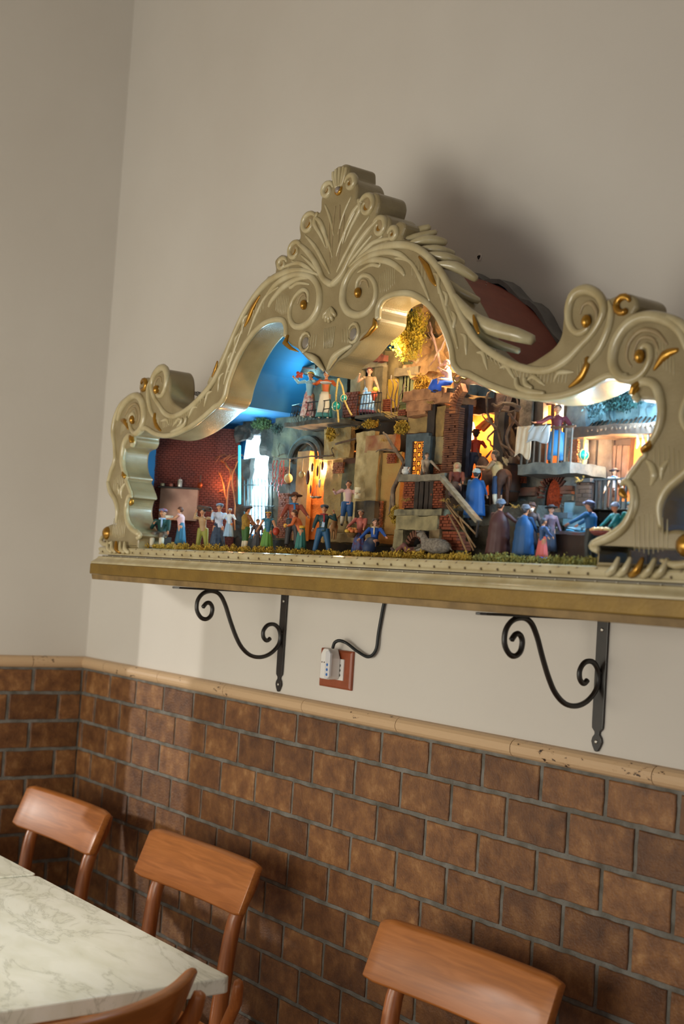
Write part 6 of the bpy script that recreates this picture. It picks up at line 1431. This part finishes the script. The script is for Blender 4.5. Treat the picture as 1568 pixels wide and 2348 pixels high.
for i in range(7):
    mb = MB(); mb.tube([(-.007, 0, 0), (0, 0, .001), (.007, 0, 0)], [.0025, .004, .0025], n=8)
    tag(mb.build('bread_loaf', mat(('#d8a060', '#e0c48c')[i % 2], .6), smooth=True, loc=tb.location+Vector((-.012+(i % 4)*.008, (i // 4)*.006-.003, .004)), rot=(0, 0, i*1.1)), 'small loaf on the dark red bread tray at the lower right', 'bread', 'loaves on the bread tray')
f = figurine('figurine in a green-blue shawl and cap at the far right, behind the bread tray', 1440, 1152, 1262, YB+.016, 30, hair='#3a4a3c', hat='cap', hatc='#3a6a78', top='#1f8a8c', low='#1c4a54', kind='skirt')
f = figurine('man figurine in a brown brimmed hat and white shirt on the farmhouse terrace', 1404, 1076, 1168, -.100, 60, turn=.3, hair='#3a2820', hat='brim', hatc='#4a3a38', top='#c8b8b0', low='#7a4a34', scarf='#2a6ac0', vest='#3a2c30')
f = figurine('man figurine in a dark red shirt leaning out of the lit balcony window', 1272, 928, 1062, -.110, 45, hair='#3a1c18', top='#5c1c24', low='#1c6fae', L=(-.30, -.10, .66), R=(.22, -.12, .60), apron='#1f6fa8')
# --- terrace and doorway
f = figurine('woman figurine in a light blue blouse holding up red flowers on the terrace', 706, 853, 958, -.128, 30, hair='#5a4a30', hat='band', hatc='#d8b03a', top='#8fb6c4', low=('#a8323a', '#d8d0c8'), kind='skirt', L=(-.24, -.16, .84), R=(.12, -.2, .80), shoes='#c9b8a0')
tb = thing('red_flower_bunch', tuple(P(684, 858, -.145)), 'bunch of red flowers held up by the left woman on the terrace', 'flowers'); rn = random.Random(2)
for i in range(7): mb = MB(); mb.ball((rn.uniform(-.007, .007), rn.uniform(-.004, .004), rn.uniform(-.006, .006)), .0038, n=8, m_=6); mb.build('blossom', mat('#b8402c', .6), tb, smooth=True)
mb = MB(); mb.tube([(0, 0, -.004), (.001, 0, -.022)], .0012, n=5); mb.build('stem', M_mossg, tb)
f = figurine('woman figurine in an orange blouse and white apron holding a tray on the terrace', 742, 851, 960, -.128, 45, hair='#6a4430', top='#c05a24', vest='#8a7a3a', low='#3a7a78', kind='skirt', apron='#cfc4ae', L=(-.18, -.22, .68), R=(.22, -.20, .66), shoes='#c9b8a0')
mb = MB(); mb.lathe([(.009, 0), (.012, .002), (.0125, .003)], n=16); held(mb, 'round_tray', f, mat('#c9c4c0', .4), 'round pale tray held by the woman in the white apron on the terrace', 'tray', (.04*f[1], -.26*f[1], .68*f[1]))
f = figurine('woman figurine in a brown bodice and light blue striped skirt in the upper doorway', 841, 844, 950, -.105, 50, skin='#d0a080', hair='#7a3428', top='#8a6f4c', low=('#4a86c0', '#a8c4dc'), kind='skirt', sleeve='none', L=(-.16, -.12, .80), R=(.18, -.10, .52), hem='#6a3a4c')
t0 = thing('door_balcony', tuple(P(842, 950, -.120)), 'small iron balcony before the upper doorway of the plaster house', 'balcony')
q0, q1 = P(818, 952, -.128), P(872, 952, -.128)
mb = MB(); mb.rough(q0.x-.004, q1.x+.004, -.130, -.06, q0.z-.007, q0.z-.001, amp=.0008, cell=.008); local(mb, t0).build('slab', M_slate, t0)
railing(t0, [(q0.x, -.128, 0), (q1.x, -.128, 0)], q0.z-.001, .042, 8, belly=.002)
tb = thing('flower_basket', tuple(P(858, 905, -.122)), 'red and yellow basket on the arm of the woman in the upper doorway', 'basket')
mb = MB(); mb.lathe([(.003, -.012), (.0065, .0), (.0055, .006)], n=12); mb.build('basket_body', mat('#b84a2c', .7), tb, smooth=True); mb = MB(); mb.ball((.002, 0, .010), .006, n=8, m_=6); mb.build('flowers', mat('#c9a83a', .8), tb, smooth=True)
# --- rooftop musician
f = figurine('seated musician figurine in a blue kilt playing a curled horn on the slate roof', 1028, 826, 902, -.150, -25, skin='#d8a49a', hair='#b8807a', top='#c89a94', low='#1f52b8', kind='skirt', seated=True, sleeve='none', L=(-.12, -.18, .80), R=(.14, -.24, .74), lean=.2)
q = P(1048, 868, -.165); tb = thing('curled_horn', tuple(q), 'curled brass horn played by the musician on the slate roof', 'horn')
mb = MB(); mb.tube([(.0105*math.cos(a)*(1-a*.03), 0, .0085*math.sin(a)*(1-a*.03)) for a in [i*.45 for i in range(15)]], [.0012, .0016, .0022], n=8); mb.tube([(.0105, 0, 0), (.022, 0, -.003), (.036, 0, .002), (.044, 0, .006)], [.0022, .0018, .0012, .001], n=7); mb.build('coiled_tube', mat('#8a7038', .35, metal=.8), tb, smooth=True)

# ---------------------------------------------------------------- odds and ends that crowd the village
t = thing('masonry_patches', tuple(P(900, 1100, -.1)), 'patches of bare red brick showing through the ochre plaster of the village walls', 'brickwork')
for i, (x0, x1, y0, y1, Y) in enumerate(((857, 872, 1150, 1222, -.1105), (888, 906, 1038, 1062, -.1095), (640, 660, 1070, 1110, -.0665), (764, 786, 1062, 1085, -.0690), (868, 892, 918, 945, -.0690), (1176, 1204, 1092, 1108, -.0930), (1306, 1324, 1010, 1060, -.0960), (1194, 1206, 1010, 1040, -.0960), (912, 930, 940, 952, -.1390), (996, 1014, 1065, 1085, -.1400))):
    bricks(t, 'brick_patch', x0, x1, y0, y1, Y, M_brick if i % 3 else mat('#9a5a36', .85, '#6a3a22', 60), bw=.008, bh=.004, d=.004, seed=i)
for i, (x, y, Y) in enumerate(((770, 1000, -.10), (815, 985, -.12), (880, 1012, -.12), (930, 1150, -.20), (1020, 1150, -.21), (1045, 1165, -.2), (1215, 900, -.09), (1330, 1105, -.13), (985, 925, -.16), (1180, 1165, -.17), (690, 985, -.09), (860, 1218, -.13))):
    rn = random.Random(i+40)
    tt = root('dry_tuft', x, y, Y, 'small dry straw tuft stuck to the ledges of the village', 'straw', 'dry tufts on the ledges')
    mb = MB()
    for k in range(16):
        a = rn.uniform(0, 6.28); l_ = rn.uniform(.006, .014); mb.tube([(0, 0, 0), (math.cos(a)*l_*.5, math.sin(a)*l_*.4, l_*rn.uniform(.1, .6)), (math.cos(a)*l_, math.sin(a)*l_*.6, l_*rn.uniform(-.3, .8))], [.0006, .0005, .0003], n=4)
    mb.build('straw_tuft', mat('#b8964a', .85, '#8a6c34', 120), tt)
